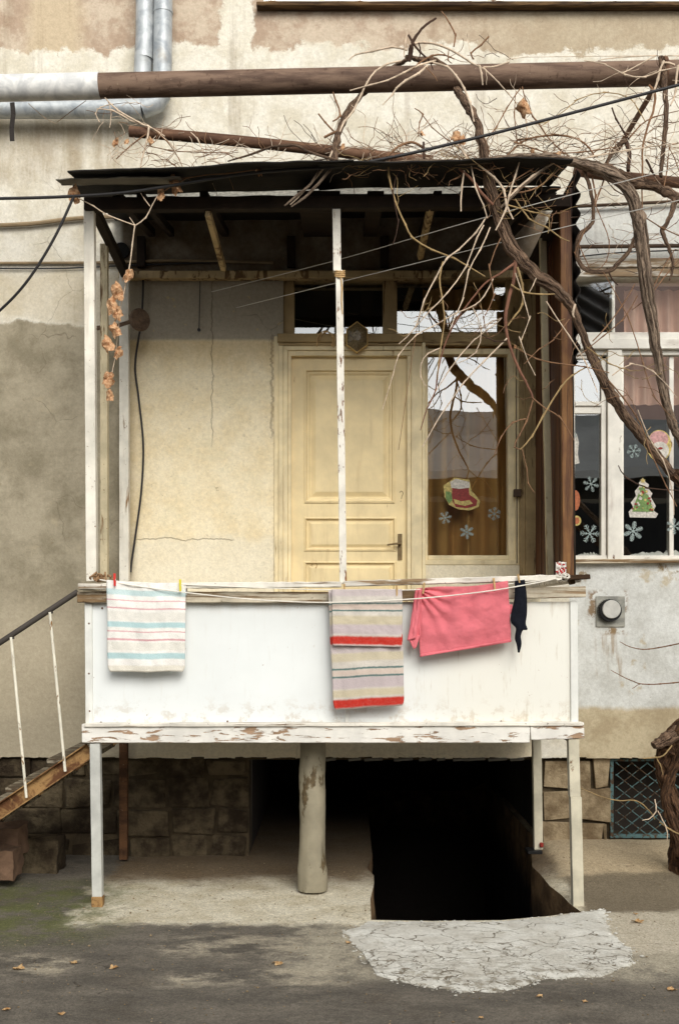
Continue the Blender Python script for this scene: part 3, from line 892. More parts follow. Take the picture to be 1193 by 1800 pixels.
# ragged lower edge of the plaster: a lip of loose render
b = MB()
x = -3.0
while x < 3.2:
    w = .05 + .08 * random.random()
    d = .006 + .012 * random.random()
    b.bar((x, YW + .012, ZPL - d / 2 + .004), (x + w, YW + .012, ZPL - d / 2 + .004 + .01 * (random.random() - .5)), d, .03, (0, 1, 0), 3, .006, x)
    x += w * .97
b.build('plaster_edge', 'wall', house)

# plinth of big blocks
def blocks(b, x0, x1, z0, z1, y, hh, ww, seed, holes=()):
    rnd = random.Random(seed)
    z = z0; row = 0
    while z < z1 - .02:
        h = min(hh * rnd.uniform(.85, 1.15), z1 - z)
        if z1 - (z + h) < .06: h = z1 - z
        x = x0 - (row % 2) * ww * .45
        while x < x1:
            w = ww * rnd.uniform(.7, 1.3)
            a, c = max(x, x0), min(x + w, x1)
            if c - a > .04 and not any(a < H[1] and c > H[0] and z < H[3] and z + h > H[2] for H in holes):
                g, d = .008, rnd.uniform(-.014, .010)
                j = lambda: rnd.uniform(-.017, .017)
                yy = y + d
                f = [(a + g + j(), yy + j(), z + g + j()), (c - g + j(), yy + j(), z + g + j()), (c - g + j(), yy + j(), z + h - g + j()), (a + g + j(), yy + j(), z + h - g + j())]
                k = [(p[0], y + .14, p[2]) for p in f]
                b.mesh(f + k, [(0, 1, 2, 3), (0, 4, 5, 1), (1, 5, 6, 2), (2, 6, 7, 3), (3, 7, 4, 0)])
            x += w
        z += h; row += 1
YP = YW + .07
BO = (WX(436), WX(950), -.3, WZ(1338))
GR = (WX(1076), WX(1236), WZ(1476), WZ(1335))
for args, bmat in (((-3.6, WX(434), -.06, ZPL - .02, YP, .20, .36, 5), 'block_shaded'), ((WX(957), WX(1074), .04, ZPL - .02, YP - .01, .215, .42, 11), 'block'), ((WX(1238), 3.8, .04, ZPL - .02, YP, .215, .40, 12), 'block')):
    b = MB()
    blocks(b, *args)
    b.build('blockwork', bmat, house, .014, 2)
b = MB()
holed_sheet(b, -7, 7, -.3, ZPL + .001, [BO, GR], YP + .018, .25)
b.build('plinth', 'mortar', house)
# dark cellar behind the opening
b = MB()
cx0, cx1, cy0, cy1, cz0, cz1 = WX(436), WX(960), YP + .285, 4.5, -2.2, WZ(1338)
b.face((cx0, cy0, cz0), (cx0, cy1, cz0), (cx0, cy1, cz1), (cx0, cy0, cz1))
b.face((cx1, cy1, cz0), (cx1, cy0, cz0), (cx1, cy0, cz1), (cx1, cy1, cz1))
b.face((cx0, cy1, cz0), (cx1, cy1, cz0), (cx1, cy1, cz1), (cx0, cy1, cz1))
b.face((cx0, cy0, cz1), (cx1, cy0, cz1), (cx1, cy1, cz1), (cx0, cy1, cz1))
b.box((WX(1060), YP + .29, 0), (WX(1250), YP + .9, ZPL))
b.build('cellar', 'painted_shade', house)
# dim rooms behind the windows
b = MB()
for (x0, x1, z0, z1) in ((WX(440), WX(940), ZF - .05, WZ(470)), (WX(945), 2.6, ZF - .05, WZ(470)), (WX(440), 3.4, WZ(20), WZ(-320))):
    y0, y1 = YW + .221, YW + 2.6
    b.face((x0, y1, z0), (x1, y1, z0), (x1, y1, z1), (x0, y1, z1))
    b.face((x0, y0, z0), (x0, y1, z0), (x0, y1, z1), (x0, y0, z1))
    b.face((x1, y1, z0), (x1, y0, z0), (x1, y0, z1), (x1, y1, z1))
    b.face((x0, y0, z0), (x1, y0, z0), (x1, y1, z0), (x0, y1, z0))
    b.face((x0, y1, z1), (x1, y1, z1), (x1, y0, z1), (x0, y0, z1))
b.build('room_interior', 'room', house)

# door: leaf with three raised fields
def rings(b, x0, x1, z0, z1, y, prof):
    """nested mouldings: prof = (inset, depth) from the rim to the field"""
    pr = [(0, 0)] + prof
    for (i0, d0), (i1, d1) in zip(pr, pr[1:]):
        a = [(x0 + i0, y + d0, z0 + i0), (x1 - i0, y + d0, z0 + i0), (x1 - i0, y + d0, z1 - i0), (x0 + i0, y + d0, z1 - i0)]
        c = [(x0 + i1, y + d1, z0 + i1), (x1 - i1, y + d1, z0 + i1), (x1 - i1, y + d1, z1 - i1), (x0 + i1, y + d1, z1 - i1)]
        for k in range(4):
            b.face(a[k], a[(k + 1) % 4], c[(k + 1) % 4], c[k])
    i, d = pr[-1]
    b.face((x0 + i, y + d, z0 + i), (x1 - i, y + d, z0 + i), (x1 - i, y + d, z1 - i), (x0 + i, y + d, z1 - i))
YD = YW + .035
fields = [(WX(534), WX(694), WZ(884), WZ(646)), (WX(534), WX(696), WZ(969), WZ(908)), (WX(534), WX(696), WZ(1120), WZ(986))]
b = MB()
holed_sheet(b, WX(512), WX(715), ZF, WZ(626), fields, YD, 0.0)
for i, f in enumerate(fields):
    if i == 0: prof = [(.004, -.010), (.016, -.012), (.022, .006), (.034, .008), (.046, .020), (.052, .020), (.085, .004), (.090, .004)]
    else: prof = [(.004, -.006), (.012, -.008), (.020, .012), (.030, .014), (.052, .002), (.056, .002)]
    rings(b, *f, YD, prof)
b.box((WX(512), YD + .021, ZF), (WX(715), YD + .045, WZ(626)))
door = b.build('door', 'door', house, sharp=25)
b = MB()
hx, hz = WX(703), WZ(960)
b.box((hx - .016, YD - .008, WZ(984)), (hx + .016, YD - .0005, WZ(938)))
b.tube([(hx, YD - .006, WZ(956)), (hx, YD - .045, WZ(956))], .008, 10)
b.tube([(hx + .006, YD - .045, WZ(955.5)), (hx - .04, YD - .047, WZ(956)), (WX(680), YD - .044, WZ(958))], [.008, .0075, .006], 10)
b.disc((hx, YD - .004, WZ(975)), (0, -1, 0), .006, .006, 12)
b.build('handle', 'handle', door, .001)
b = MB()
q = [(702, 866, 0), (705, 863, 0), (708, 867, 0), (706, 872, 0), (705, 877, 0)]
b.tube([at(p[0], p[1], YD - .002) for p in smooth_path(q, 5)], .0022, 6)
b.disc(at(704, 881, YD - .001), (0, -1, 0), .003, .003, 10)
b.build('lock_cover', 'handle', door)

# door architrave: three stepped mouldings on each side and along the top
b = MB()
for (a, c, dy) in ((482, 490, -.018), (490, 498, -.034), (498, 506, -.026), (506, 512, -.012)):
    wbox(b, a, c, 592 + (a - 482), 1290, YW + dy, YW + .05)
for (a, c, dy) in ((715, 722, -.012), (722, 741, -.026), (741, 747, -.034)):
    wbox(b, a, c, 604 if a > 720 else 626, 1290, YW + dy, YW + .05)
for (z0, z1, xa, xb, dy) in ((610, 617, 498, 722, -.030), (617, 626, 506, 722, -.014)):
    wbox(b, xa, xb, z0, z1, YW + dy, YW + .05)
b.build('door_frame', 'casing', house, .004, 2)
b = MB()
wbox(b, 488, 742, 589, 604, YW - .052, YW + .04)
wbox(b, 490, 740, 604, 610, YW - .036, YW + .04)
b.build('door_cornice', 'olive_casing_h', house, .005, 2)

# transom lights over the door and the window
def window_part(name, mats, boxes, panes, yf, depth, bevel=.004, pane_y=None):
    b = MB()
    for i, bx in enumerate(boxes):
        dy = bx[4] if len(bx) > 4 else 0
        wbox(b, *bx[:4], yf + dy - .0007 * (i % 4), yf + depth + dy + .0007 * (i % 3))
    w = b.build(name, mats, house, bevel, 2)
    for p in panes:
        g = MB()
        y = pane_y if pane_y is not None else yf + depth * .55
        a, c, d, e = WX(p[0]), WX(p[1]), WZ(p[3]), WZ(p[2])
        t = p[4] if len(p) > 4 else 0
        yw = p[5] if len(p) > 5 else 0
        g.mesh([(a - .004, y + yw, d - .004), (c + .004, y - yw, d - .004), (c + .004, y - t - yw, e + .004), (a - .004, y - t + yw, e + .004)], [(0, 1, 2, 3)])
        g.build('pane', 'glass', w)
    return w
window_part('transom_window', 'olive_casing', [(498, 517, 486, 590), (673, 698, 486, 590), (890, 920, 486, 604, .004), (517, 673, 484, 492, .003), (698, 890, 484, 492, .003)],
            [(517, 673, 492, 590), (698, 890, 492, 584, .017)], YW + .03, .08)
window_part('window', 'casing', [(744, 752, 600, 992), (893, 905, 612, 992), (905, 912, 600, 992, -.012), (752, 893, 612, 622), (752, 893, 976, 984), (744, 912, 984, 993, -.02)],
            [(752, 893, 622, 977)], YW + .015, .09)
b = MB()
wbox(b, 742, 916, 584, 598, YW - .015, YW + .10)
wbox(b, 740, 918, 598, 608, YW - .028, YW + .02)
b.build('window_rail', 'olive_casing_h', house, .004, 2)
b = MB()
wbox(b, 912, 922, 486, 1010, YW - .022, YW + .04)
wbox(b, 922, 944, 470, 1016, YW - .035, YW + .03)
b.build('casing_board', 'olive_casing', house, .004, 2)
# junction box with its wire on the casing board
jb = MB()
wbox(jb, 901, 914, 861, 874, YW - .05, YW - .012)
jb.tube([at(907, y, YW - .026) for y in (600, 700, 800, 861)], .004, 6)
jb.tube([at(908, y, YW - .026) for y in (874, 930, 990)], .004, 6)
tag(jb.build('junction_box', 'conduit_dark', None, .002, org=at(907, 867, YW)), 'small brown junction box with a thin wire on the window casing', 'junction box')

# right-hand window, white and flaking
window_part('window', ['white_v'], [(950, 1012, 488, 985, .01), (1068, 1093, 613, 985, -.02), (1058, 1067, 628, 982, .01), (1093, 1098, 622, 980, .012), (1226, 1250, 613, 985, -.01), (1180, 1188, 622, 980, .035), (1077, 1083, 488, 585, .02)],
            [(1012, 1058, 628, 704), (1012, 1058, 725, 978), (1098, 1226, 624, 976), (1012, 1078, 494, 583, 0, .045), (1082, 1300, 494, 583)], YW + .03, .07)
for bx in ((950, 1330, 583, 595, YW + .012, YW + .10), (950, 1330, 595, 613, YW - .004, YW + .09), (950, 1330, 613, 622, YW + .035, YW + .10), (1012, 1058, 704, 712, YW + .03, YW + .095),
           (1012, 1058, 712, 725, YW + .045, YW + .09), (1012, 1058, 622, 628, YW + .046, YW + .09), (950, 1330, 976, 983, YW + .028, YW + .10)):
    b = MB(); wbox(b, *bx); b.build('window_bar', 'white_h', house, .004, 2)
b = MB()
b.bar((WX(950), YW - .005, WZ(988)), (WX(1330), YW - .005, WZ(985)), .03, .10, (0, 1, 0), 14, .006, 3)
b.build('window_sill', 'rail_low', house, .004)
b = MB()
b.bar((WX(990), YW + .005, WZ(463)), (WX(1330), YW + .005, WZ(463)), .066, .05, (0, 1, 0), 16, .006, 5)
b.bar((WX(990), YW + .012, WZ(480)), (WX(1330), YW + .012, WZ(480)), .058, .05, (0, 1, 0), 16, .005, 6)
b.build('lintel', 'lintel', house, .004)
# the window above: sill and frame foot
b = MB()
b.bar((WX(452), YW - .03, WZ(16)), (WX(1420), YW - .03, WZ(16)), .03, .10, (0, 1, 0), 20, .004, 8)
b.build('upper_sill', 'rail_dark', house, .004)
window_part('upper_window', 'white_h', [(462, 1420, -4, 6), (560, 572, -300, -4), (760, 772, -300, -4), (860, 872, -300, -4), (1026, 1040, -300, -4)],
            [(462, 560, -300, -4), (572, 760, -300, -4), (772, 860, -300, -4), (872, 1026, -300, -4), (1040, 1300, -300, -4)], YW + .03, .07)

# curtains behind the panes
def curtain(px0, px1, py0, py1, y, amp, wave, mat, label, top=0):
    b = MB()
    n, m = 90, 6
    vs, uv, fs = [], [], []
    for i in range(n + 1):
        for j in range(m + 1):
            px = px0 + (px1 - px0) * i / n; py = py0 + (py1 - py0) * j / m
            vs.append((WX(px), y + amp * math.sin(i / n * wave * 6.283 + .6 * nz(i * .1, j * .4)) + amp * .6 * nz(i * .15, j * .2, 3), WZ(py)))
    for i in range(n):
        for j in range(m):
            a = i * (m + 1) + j
            fs.append((a, a + 1, a + m + 2, a + m + 1))
    b.mesh(vs, fs)
    o = b.build('curtain', mat, None, org=(WX((px0 + px1) / 2), y, WZ(py0)))
    return tag(o, label, 'curtain')
curtain(746, 912, 492, 985, YW + .20, .055, 3.5, 'curtain', 'brown curtain in vertical folds behind the window beside the door')
curtain(1112, 1240, 492, 700, YW + .26, .02, 6, 'sheer', 'pinkish net curtain behind the white flaking window')

# basement grille
gr = thing('window_grille', 'rusty teal lattice grille over the low basement opening', 'grille', at(1150, 1476, YP))
b = MB()
for (a, c, d, e) in ((1075, 1081, 1336, 1476), (1232, 1238, 1336, 1476), (1081, 1232, 1336, 1340), (1081, 1232, 1469, 1476)):
    wbox(b, a, c, d, e, YP - .014, YP + .012)
b.build('grille_frame', 'grille', gr, .002)
b = MB()
def clipline(x0, y0, dx, dy, bx):
    t0, t1 = -1e9, 1e9
    for p, d, lo, hi in ((x0, dx, bx[0], bx[1]), (y0, dy, bx[2], bx[3])):
        ta, tb = sorted(((lo - p) / d, (hi - p) / d)); t0, t1 = max(t0, ta), min(t1, tb)
    return (t0, t1) if t1 > t0 else None
for k in range(-6, 10):
    for dy, yy in ((.78, YP - .004), (-.78, YP + .004)):
        o_ = 1081 + k * 27
        t = clipline(o_, 1340 if dy > 0 else 1469, 1, dy, (1081, 1232, 1340, 1469))
        if t:
            p, q = t
            y0 = 1340 if dy > 0 else 1469
            b.tube([at(o_ + p, y0 + p * dy, yy + YW - YW), at(o_ + q, y0 + q * dy, yy)], .0042, 6)
b.build('lattice_bars', 'grille', gr)

# flue terminal
fl = thing('flue_vent', 'square steel flue plate with a round cap low on the bluish wall', 'vent', at(1072, 1075, YW))
b = MB(); wbox(b, 1046, 1097, 1048, 1102, YW - .012, YW + .01); b.build('plate', 'vent_plate', fl, .003)
b = MB(); b.disc(at(1070, 1073, YW - .012), (0, -1, -.0), .078, .05, 28)
for k in range(28):
    t = k / 28 * 6.283
    c = at(1070, 1073, YW - .04)
    b.box((c.x + .078 * math.cos(t) - .003, YW - .055, c.z + .078 * math.sin(t) - .003), (c.x + .078 * math.cos(t) + .003, YW - .015, c.z + .078 * math.sin(t) + .003))
b.build('collar', 'black', fl)
b = MB(); c = at(1074, 1071, YW - .075)
b.disc(c, (0, -1, 0), .066, .008, 32, r2=.062)
c2 = c + Vector((0, -.008, 0)); b.disc(c2, (0, -1, 0), .004, .004, 8); b.disc(c2 + Vector((-.03, 0, .0)), (0, -1, 0), .003, .003, 8); b.disc(c2 + Vector((.03, 0, .02)), (0, -1, 0), .003, .003, 8)
b.tube([c + Vector((0, .04, 0)), c], .05, 20)
b.build('cap', 'steel', fl)

# the hexagonal lamp over the door
lp = thing('wall_lamp', 'hexagonal smoked glass lamp above the cream door', 'lamp', at(627, 598, YW))
cx, cz = WX(627), WZ(597)
hexa = lambda r: [(cx + r * .87 * math.sin(k * math.pi / 3), cz + r * 1.12 * math.cos(k * math.pi / 3)) for k in range(6)]
b = MB(); b.prism(hexa(.103), YW - .075, YW - .05); b.build('lamp_rim', 'lamp_body', lp, .004, 2)
b = MB()
rng = [(.094, 0), (.082, .016), (.062, .03), (.036, .040), (.0, .044)]
for (r0, d0), (r1, d1) in zip(rng, rng[1:]):
    A0, A1 = hexa(r0), hexa(max(r1, .0005))
    for k in range(6):
        k2 = (k + 1) % 6
        b.face((A0[k][0], YW - .0755 - d0, A0[k][1]), (A1[k][0], YW - .0755 - d1, A1[k][1]), (A1[k2][0], YW - .0755 - d1, A1[k2][1]), (A0[k2][0], YW - .0755 - d0, A0[k2][1]))
b.build('lamp_glass', 'lamp_glass', lp)
# rope loop over the cornice
b = MB()
q = [(557, 609, 0), (558, 596, 0), (563, 586, 0), (572, 582, 0), (580, 586, 0), (585, 596, 0), (583, 609, 0)]
b.tube([at(p[0], p[1], YW - .062) for p in smooth_path(q, 6)], .005, 8)
b.tube([at(p[0] + 3, p[1] + 1.5, YW - .068) for p in smooth_path(q[1:], 6)], .0045, 8)
tag(b.build('rope_loop', 'peg_wood', None, org=at(570, 600, YW)), 'loop of tan rope hung over the door cornice', 'rope')

# ------------------------------------------------------------------ pipes, ducts, conduits
pipe = thing('gas_pipe', 'thick rusty gas pipe with a silver left end crossing above the balcony', 'pipe', at(600, 135, .15))
YG = .15
def pyc(px): return 155 + (128 - 155) * px / 1193.0
b = MB(); b.tube([at(px, pyc(px), YG) for px in range(176, 1720, 60)], .0745, 28, rough=.0); b.build('pipe_run', 'rust', pipe)
b = MB(); b.tube([at(px, pyc(px), YG) for px in range(-520, 180, 58)], .0785, 28); b.build('silver_sleeve', 'silver', pipe)
b = MB()
for px in (-300, 1165, 1600):
    p = at(px, pyc(px), YG)
    b.tube([p + Vector((0, 0, .0)), (p.x, YW, p.z)], .018, 10)
    b.tube([(p.x, YG + .09 * math.sin(t), p.z + .09 * math.cos(t)) for t in [k / 16 * 6.283 for k in range(17)]], .012, 6, False)
b.build('bracket', 'rust2', pipe)

d1 = thing('duct', 'galvanised duct running down the wall then left below the rusty pipe', 'duct', at(290, 60, 1.15))
YDU = 1.16
r1 = 16.5 * (YDU - CY) / F
b = MB()
b.tube([at(289, -420, YDU), at(287, 10, YDU), at(285, 165, YDU)], r1, 24, False)
b.tube([at(285, 165, YDU), at(276, 181, YDU), at(250, 191, YDU)], [r1 * 1.02] * 3, 24, False)
b.tube([at(250, 191, YDU), at(120, 191.5, YDU), at(-260, 191.5, YDU)], r1, 24)
b.build('duct_run', 'galv', d1)
for p, q in (((244, 191), (248, 191)), ((148, 191.4), (152, 191.4)), ((18, 191.4), (22, 191.4)), ((287, 20), (287, 24))):
    b = MB(); b.tube([at(*p, YDU), at(*q, YDU)], r1 * 1.05, 24); b.build('seam_band', 'galv', d1)
b = MB()
YD2 = 1.17; r2 = 16 * (YD2 - CY) / F
b.tube([at(256, -420, YD2), at(255, 60, YD2), at(253, 104, YD2)], r2, 24, False)
b.tube([at(253, 104, YD2), at(252, 108, YD2), at(251, 128, YD2), at(250, 172, YD2)], [r2 * 1.06, r2 * .98, r2 * .96, r2 * .9], 24)
tag(b.build('duct', 'galv', None, org=at(253, 60, YD2)), 'shorter galvanised duct, left of the pair coming down the wall', 'duct')

tag(wire([(228, 231, .05), (440, 250, .05), (660, 274, .05), (760, 283, .06)], .033, 16).build('roof_pipe', 'rust2', None, org=at(440, 250, .05)), 'slanting rusty pipe lying above the black roof edge', 'pipe')
tag(wire([(1008, 299, .9), (1100, 312, .9), (1350, 336, .9)], .037, 16).build('roof_pipe', 'rust2', None, org=at(1100, 312, .9)), 'grey brown pipe passing behind the vine at the right', 'pipe')
tag(wire([(-300, 463, 1.28), (150, 462, 1.28), (300, 458, 1.28), (480, 462, 1.28)], .011, 8).build('conduit', 'conduit', None, org=at(100, 462, 1.28)), 'thin tan conduit running along the wall left of the posts', 'conduit')
tag(wire([(-300, 470, 1.28), (60, 472, 1.28), (150, 470, 1.28), (240, 466, 1.28), (420, 460, 1.28)], .006, 6).build('wall_cable', 'cable', None, org=at(100, 472, 1.28)), 'thin black cable drooping just under the tan conduit', 'cable')
tag(wire([(-300, 404, 1.27), (25, 395, 1.27), (150, 383, 1.27), (420, 372, 1.27)], .016, 8).build('conduit', 'conduit', None, org=at(25, 395, 1.27)), 'uppermost pale conduit on the wall left of the roof corner', 'conduit')
tag(wire([(960, 366, 1.26), (1050, 361, 1.26), (1350, 346, 1.26)], .012, 8).build('conduit', 'conduit_dark', None, org=at(1100, 358, 1.26)), 'upper dark conduit on the wall above the white window', 'conduit')
tag(wire([(1000, 434, 1.2), (1193, 432, 1.2), (1350, 431, 1.2)], .0145, 10).build('conduit', 'conduit_dark', None, org=at(1100, 433, 1.2)), 'brown pipe just above the weathered window lintel', 'conduit')
tag(wire([(1008, 452, 1.25), (1090, 444, 1.25), (1193, 440, 1.25), (1350, 436, 1.25)], .005, 6).build('wall_cable', 'cable', None, org=at(1100, 444, 1.25)), 'thin cable sagging below the brown pipe over the lintel', 'cable')

# ------------------------------------------------------------------ the balcony
bal = thing('balcony', 'wooden balcony with white panel front, posts and a black felt roof', 'balcony', (0, 0, 1.0))
def uprt(name, px0, py0, px1, py1, Y, wpx, mat, d=None, seg=10, jit=.002, seed=1):
    b = MB()
    w = wpx * (Y - CY) / F
    b.bar(at(px0, py0, Y), at(px1, py1, Y), w, d or w, (0, 1, 0), seg, jit, seed)
    return b.build(name, mat, bal, .003, 2)
# front panel in two sheets
zt, zb = at(0, 1058, 0).z, at(0, 1276, 0).z
b = MB(); b.box((at(152, 0, 0).x, 0, zb), (at(609.3, 0, 0).x, .012, zt)); b.build('front_panel', 'panel', bal, .001)
b = MB(); b.box((at(610.2, 0, 0).x, .001, zb), (at(1014, 0, 0).x, .013, zt)); b.build('front_panel', 'panel', bal, .001)
for i, px in enumerate((157.5, 609.5, 1009)):
    uprt('batten', px - (1.5 if i != 1 else 0), 1056, px, 1276, -.008, 13 if i != 1 else 7, 'batten', .016, 12, .0015, i + 3)
b = MB()
for px, py in ((157, 1096), (157, 1184), (158, 1250), (160, 1272), (180, 1069), (1008, 1075), (1009, 1168), (1009, 1268), (178, 1270), (880, 1268), (700, 1270), (400, 1268)):
    b.disc(at(px, py, -.012 if 170 > px or px > 1000 else -.001), (0, -1, 0), .006, .004, 8)
b.build('nail_heads', 'rust2', bal)
# side walls of the parapet
b = MB()
b.box((at(152, 0, 0).x, .013, zb), (at(152, 0, 0).x + .012, YW - .002, zt)); b.build('side_panel', 'panel', bal)
b = MB()
b.box((at(1014, 0, 0).x - .012, .014, zb), (at(1014, 0, 0).x, YW - .002, zt)); b.build('side_panel', 'panel', bal)
# rails
b = MB(); b.bar(at(141, 1031, -.05), at(600, 1027.5, -.05), .034, .11, (0, 1, 0), 36, .006, 2)
b.bar(at(603, 1026.5, -.05), at(984, 1015.5, -.05), .034, .11, (0, 1, 0), 30, .006, 4)
b.build('top_rail', 'rail', bal, .004, 1)
b = MB(); b.bar(at(137, 1049.5, -.03), at(598, 1050, -.03), .066, .042, (0, 1, 0), 34, .005, 6)
b.bar(at(600, 1049, -.029), at(1028, 1040.5, -.029), .066, .042, (0, 1, 0), 30, .006, 9)
b.build('rail_board', 'rail_low', bal, .004, 1)
b = MB(); b.bar(at(985, 1016, -.02), at(1033, 1014, -.02), .03, .13, (0, 1, 0), 8, .008, 9)
b.bar(at(1000, 1024, .0), at(1008, 1022, .0), .028, .08, (0, 1, 0), 3, .005, 19)
b.build('rail_end', 'rail_dark', bal, .004)
b = MB()
zr = at(0, 1031, -.05).z
b.bar((at(150, 0, 0).x, .03, zr - .004), (at(150, 0, 0).x, YW - .01, zr - .004), .09, .03, (0, 0, 1), 12, .004, 5)
b.build('side_rail', 'rail', bal, .004)
b = MB()
zr2 = at(0, 1017, -.05).z
b.bar((at(1012, 0, 0).x, .06, zr2 - .004), (at(1012, 0, 0).x, YW - .01, zr2 - .004), .09, .03, (0, 0, 1), 12, .004, 5)
b.build('side_rail', 'rail', bal, .004)
# lower trim board and floor
b = MB(); b.bar(at(145, 1289, -.025), at(930, 1289, -.025), .112, .034, (0, 1, 0), 44, .004, 12)
b.bar(at(931, 1286.5, -.026), at(1025, 1283.5, -.026), .096, .036, (0, 1, 0), 8, .004, 15)
b.build('bottom_trim', 'trim', bal, .004, 1)
b = MB(); b.bar(at(150, 1274, -.03), at(1022, 1272, -.03), .022, .055, (0, 1, 0), 40, .003, 22); b.build('trim_ledge', 'rail', bal, .003)
b = MB()
fx0, fx1 = at(152, 0, 0).x, at(1016, 0, 0).x
y = .03
while y < YW - .06:
    b.box((fx0, y, ZF - .03), (fx1, y + .092, ZF + .0)); y += .098
b.build('floor_boards', 'brown', bal, .003)
b = MB()
for px in (160, 400, 600, 800, 1005):
    x_ = at(px, 0, 0).x; b.box((x_ - .03, .02, ZF - .13), (x_ + .03, YW - .003, ZF - .031))
b.box((fx0, YW - .06, ZF - .21), (fx1, YW - .004, ZF - .131))
b.build('joists', 'beam', bal, .003)
b = MB()
for (p, q) in ((612, 634), (640, 672), (692, 725), (736, 758), (768, 782), (796, 852), (858, 890), (896, 920), (572, 590)):
    c, d = at(p, 1336, 1.18), at(q, 1334, 1.18)
    b.bar(c, d, .018, .02, (0, 1, 0), 4, .004, p)
b.build('light_gap_strip', 'roof_pale', bal, .002)  # pale bars stand in for bits of light between the boards
# posts
uprt('post', 158, 350, 162.5, 1022, .02, 18, 'post', .062, 16, .002, 1)
uprt('post', 184, 430, 184, 1022, .62, 13, 'post_dull', .05, 12, .002, 2)
uprt('post', 219.5, 482, 219.5, 1022, 1.2, 16.5, 'post', .06, 12, .002, 3)
uprt('post', 591, 362, 592.5, 478, .0, 14, 'tube', .048, 8, .001, 4)
uprt('post', 596, 476, 603, 1026, .0, 12.5, 'tube', .044, 14, .001, 5)
b = MB()
for k in range(4):
    b.tube([at(597 + 8.5 * math.cos(t), 476 + k * 3.2 + 1.2 * math.sin(t * 1.3), .0 - .034 * math.sin(t) * 1.0) for t in [i / 14 * 6.283 for i in range(15)]], .005, 6, False)
b.tube([at(599, 486, -.03), at(601, 505, -.032), at(600, 530, -.03), at(602, 552, -.03)], [.004, .005, .004, .003], 6)
tag(b.build('tie_cord', 'peg_wood', None, org=at(597, 480, 0)), 'tan cord wound round the middle post', 'cord')
# legs below
def leg(pts, Y, w, mat, seed, foot=None):
    b = MB()
    ww = w * (Y - CY) / F
    for (p, q) in zip(pts, pts[1:]):
        b.bar(at(*p, Y), at(*q, Y), ww, ww, (0, 1, 0), 8, .0018, seed)
    return b.build('leg', mat, bal, .003, 2)
lg = leg([(168.5, 1306), (172.5, 1576)], .0, 17.5, 'leg', 1)
b = MB(); b.bar(at(172.3, 1574, 0), at(172.8, 1594, 0), .068, .07, (0, 1, 0), 4, .006, 4); b.build('foot', 'stringer', lg, .006, 2)
leg([(1006, 1298), (1008.5, 1400)], .0, 18.5, 'leg_warm', 2)
leg([(1010, 1400), (1015, 1612)], .0, 19, 'leg_warm', 3)
leg([(218, 1300), (218, 1510)], 1.2, 14, 'rust_post', 5)
lg = leg([(942, 1296), (945, 1492)], 1.0, 15, 'leg_warm', 6)
b = MB(); p = at(942, 1495, 1.0); b.box((p.x - .07, .93, p.z - .012), (p.x + .03, 1.06, p.z + .012)); b.build('foot_plate', 'black', lg, .003)
b = MB(); p = at(951, 1489, .96); b.tube([p, p + Vector((.0, 0, .03))], .014, 10); b.build('red_cap', 'red_paint', lg, .003)

# brown side screen at the right: boards inside, corrugated sheet outside
xs = at(1003, 0, 0).x
zs0, zs1 = at(0, 1020, 0).z, 4.36
b = MB()
yy = .04
k = 0
while yy < YW - .08:
    w = .155
    b.box((xs + .004 * (k % 2), yy, zs0), (xs + .016 + .004 * (k % 2), min(yy + w, YW - .045), zs1)); yy += w + .006; k += 1
b.build('side_screen', 'brown', bal, .002)
b = MB()
n, m = 150, 2
vs, fs = [], []
for i in range(n + 1):
    z = at(0, 640, 0).z + (4.44 - at(0, 640, 0).z) * i / n
    for j, Y in enumerate((-.05, .6, YW - .05)):
        vs.append((xs + .032 + .014 * math.sin(z * 6.283 / .115), Y, z))
for i in range(n):
    for j in range(2):
        a = i * 3 + j; fs.append((a, a + 1, a + 4, a + 3))
b.mesh(vs, fs)
b.build('corrugated_sheet', 'corrug', bal, solid=.004)
uprt('screen_post', 992, 372, 997, 1018, .0, 19, 'brown_post', .05, 14, .002, 8)
uprt('screen_edge', 1003, 452, 1009, 1012, -.01, 4.2, 'beam', .02, 6, .001, 9)
uprt('screen_post', 953, 420, 966, 1014, .55, 11.5, 'post_dull', .045, 12, .002, 10)
# roof: beams, rafters, felt sheets
b = MB(); b.bar(at(150, 361, .0), at(1000, 356, .0), .075, .07, (0, 1, 0), 20, .003, 3); b.build('front_beam', 'beam', bal, .004)
b = MB(); b.bar(at(210, 485, YW - .05), at(945, 484, YW - .05), .055, .07, (0, 1, 0), 20, .003, 5); b.build('ledger', 'strut', bal, .004)
b = MB(); p, q = at(163, 361, .04), at(222, 484, YW - .09); b.bar(p, q, .055, .06, (0, 0, 1), 10, .002, 6); b.build('side_beam', 'beam', bal, .004)
b = MB(); p, q = at(988, 358, .04), at(925, 484, YW - .09); b.bar(p, q, .055, .06, (0, 0, 1), 10, .002, 6); b.build('side_beam', 'beam', bal, .004)
def rz(Y): return 4.335 + .16 * (Y)          # underside of the felt
for px, rw in ((205, .05), (246, .04), (358, .05), (560, .26), (660, .10), (769, .05), (955, .05)):
    x_ = at(px, 0, 0).x
    b = MB(); b.bar((x_, .0, rz(.0) - .035), (x_, YW - .02, rz(YW) - .035), rw, .055, (0, 0, 1), 8, .002, px); b.build('rafter', 'beam', bal, .003)
for (p, q, Y0, Y1) in (((366, 375), (393, 472), .0, .95), ((757, 362), (738, 452), .0, .95)):
    b = MB(); b.bar(at(*p, Y0), at(*q, Y1), .035, .04, (0, 1, 0), 6, .002, p[0]); b.build('strut', 'strut', bal, .003)
for px in (250, 512, 675):
    x_ = WX(px); b = MB(); b.box((x_ - .03, YW - .05, WZ(472)), (x_ + .03, YW - .004, rz(YW) - .066)); b.build('hanger', 'beam', bal, .003)
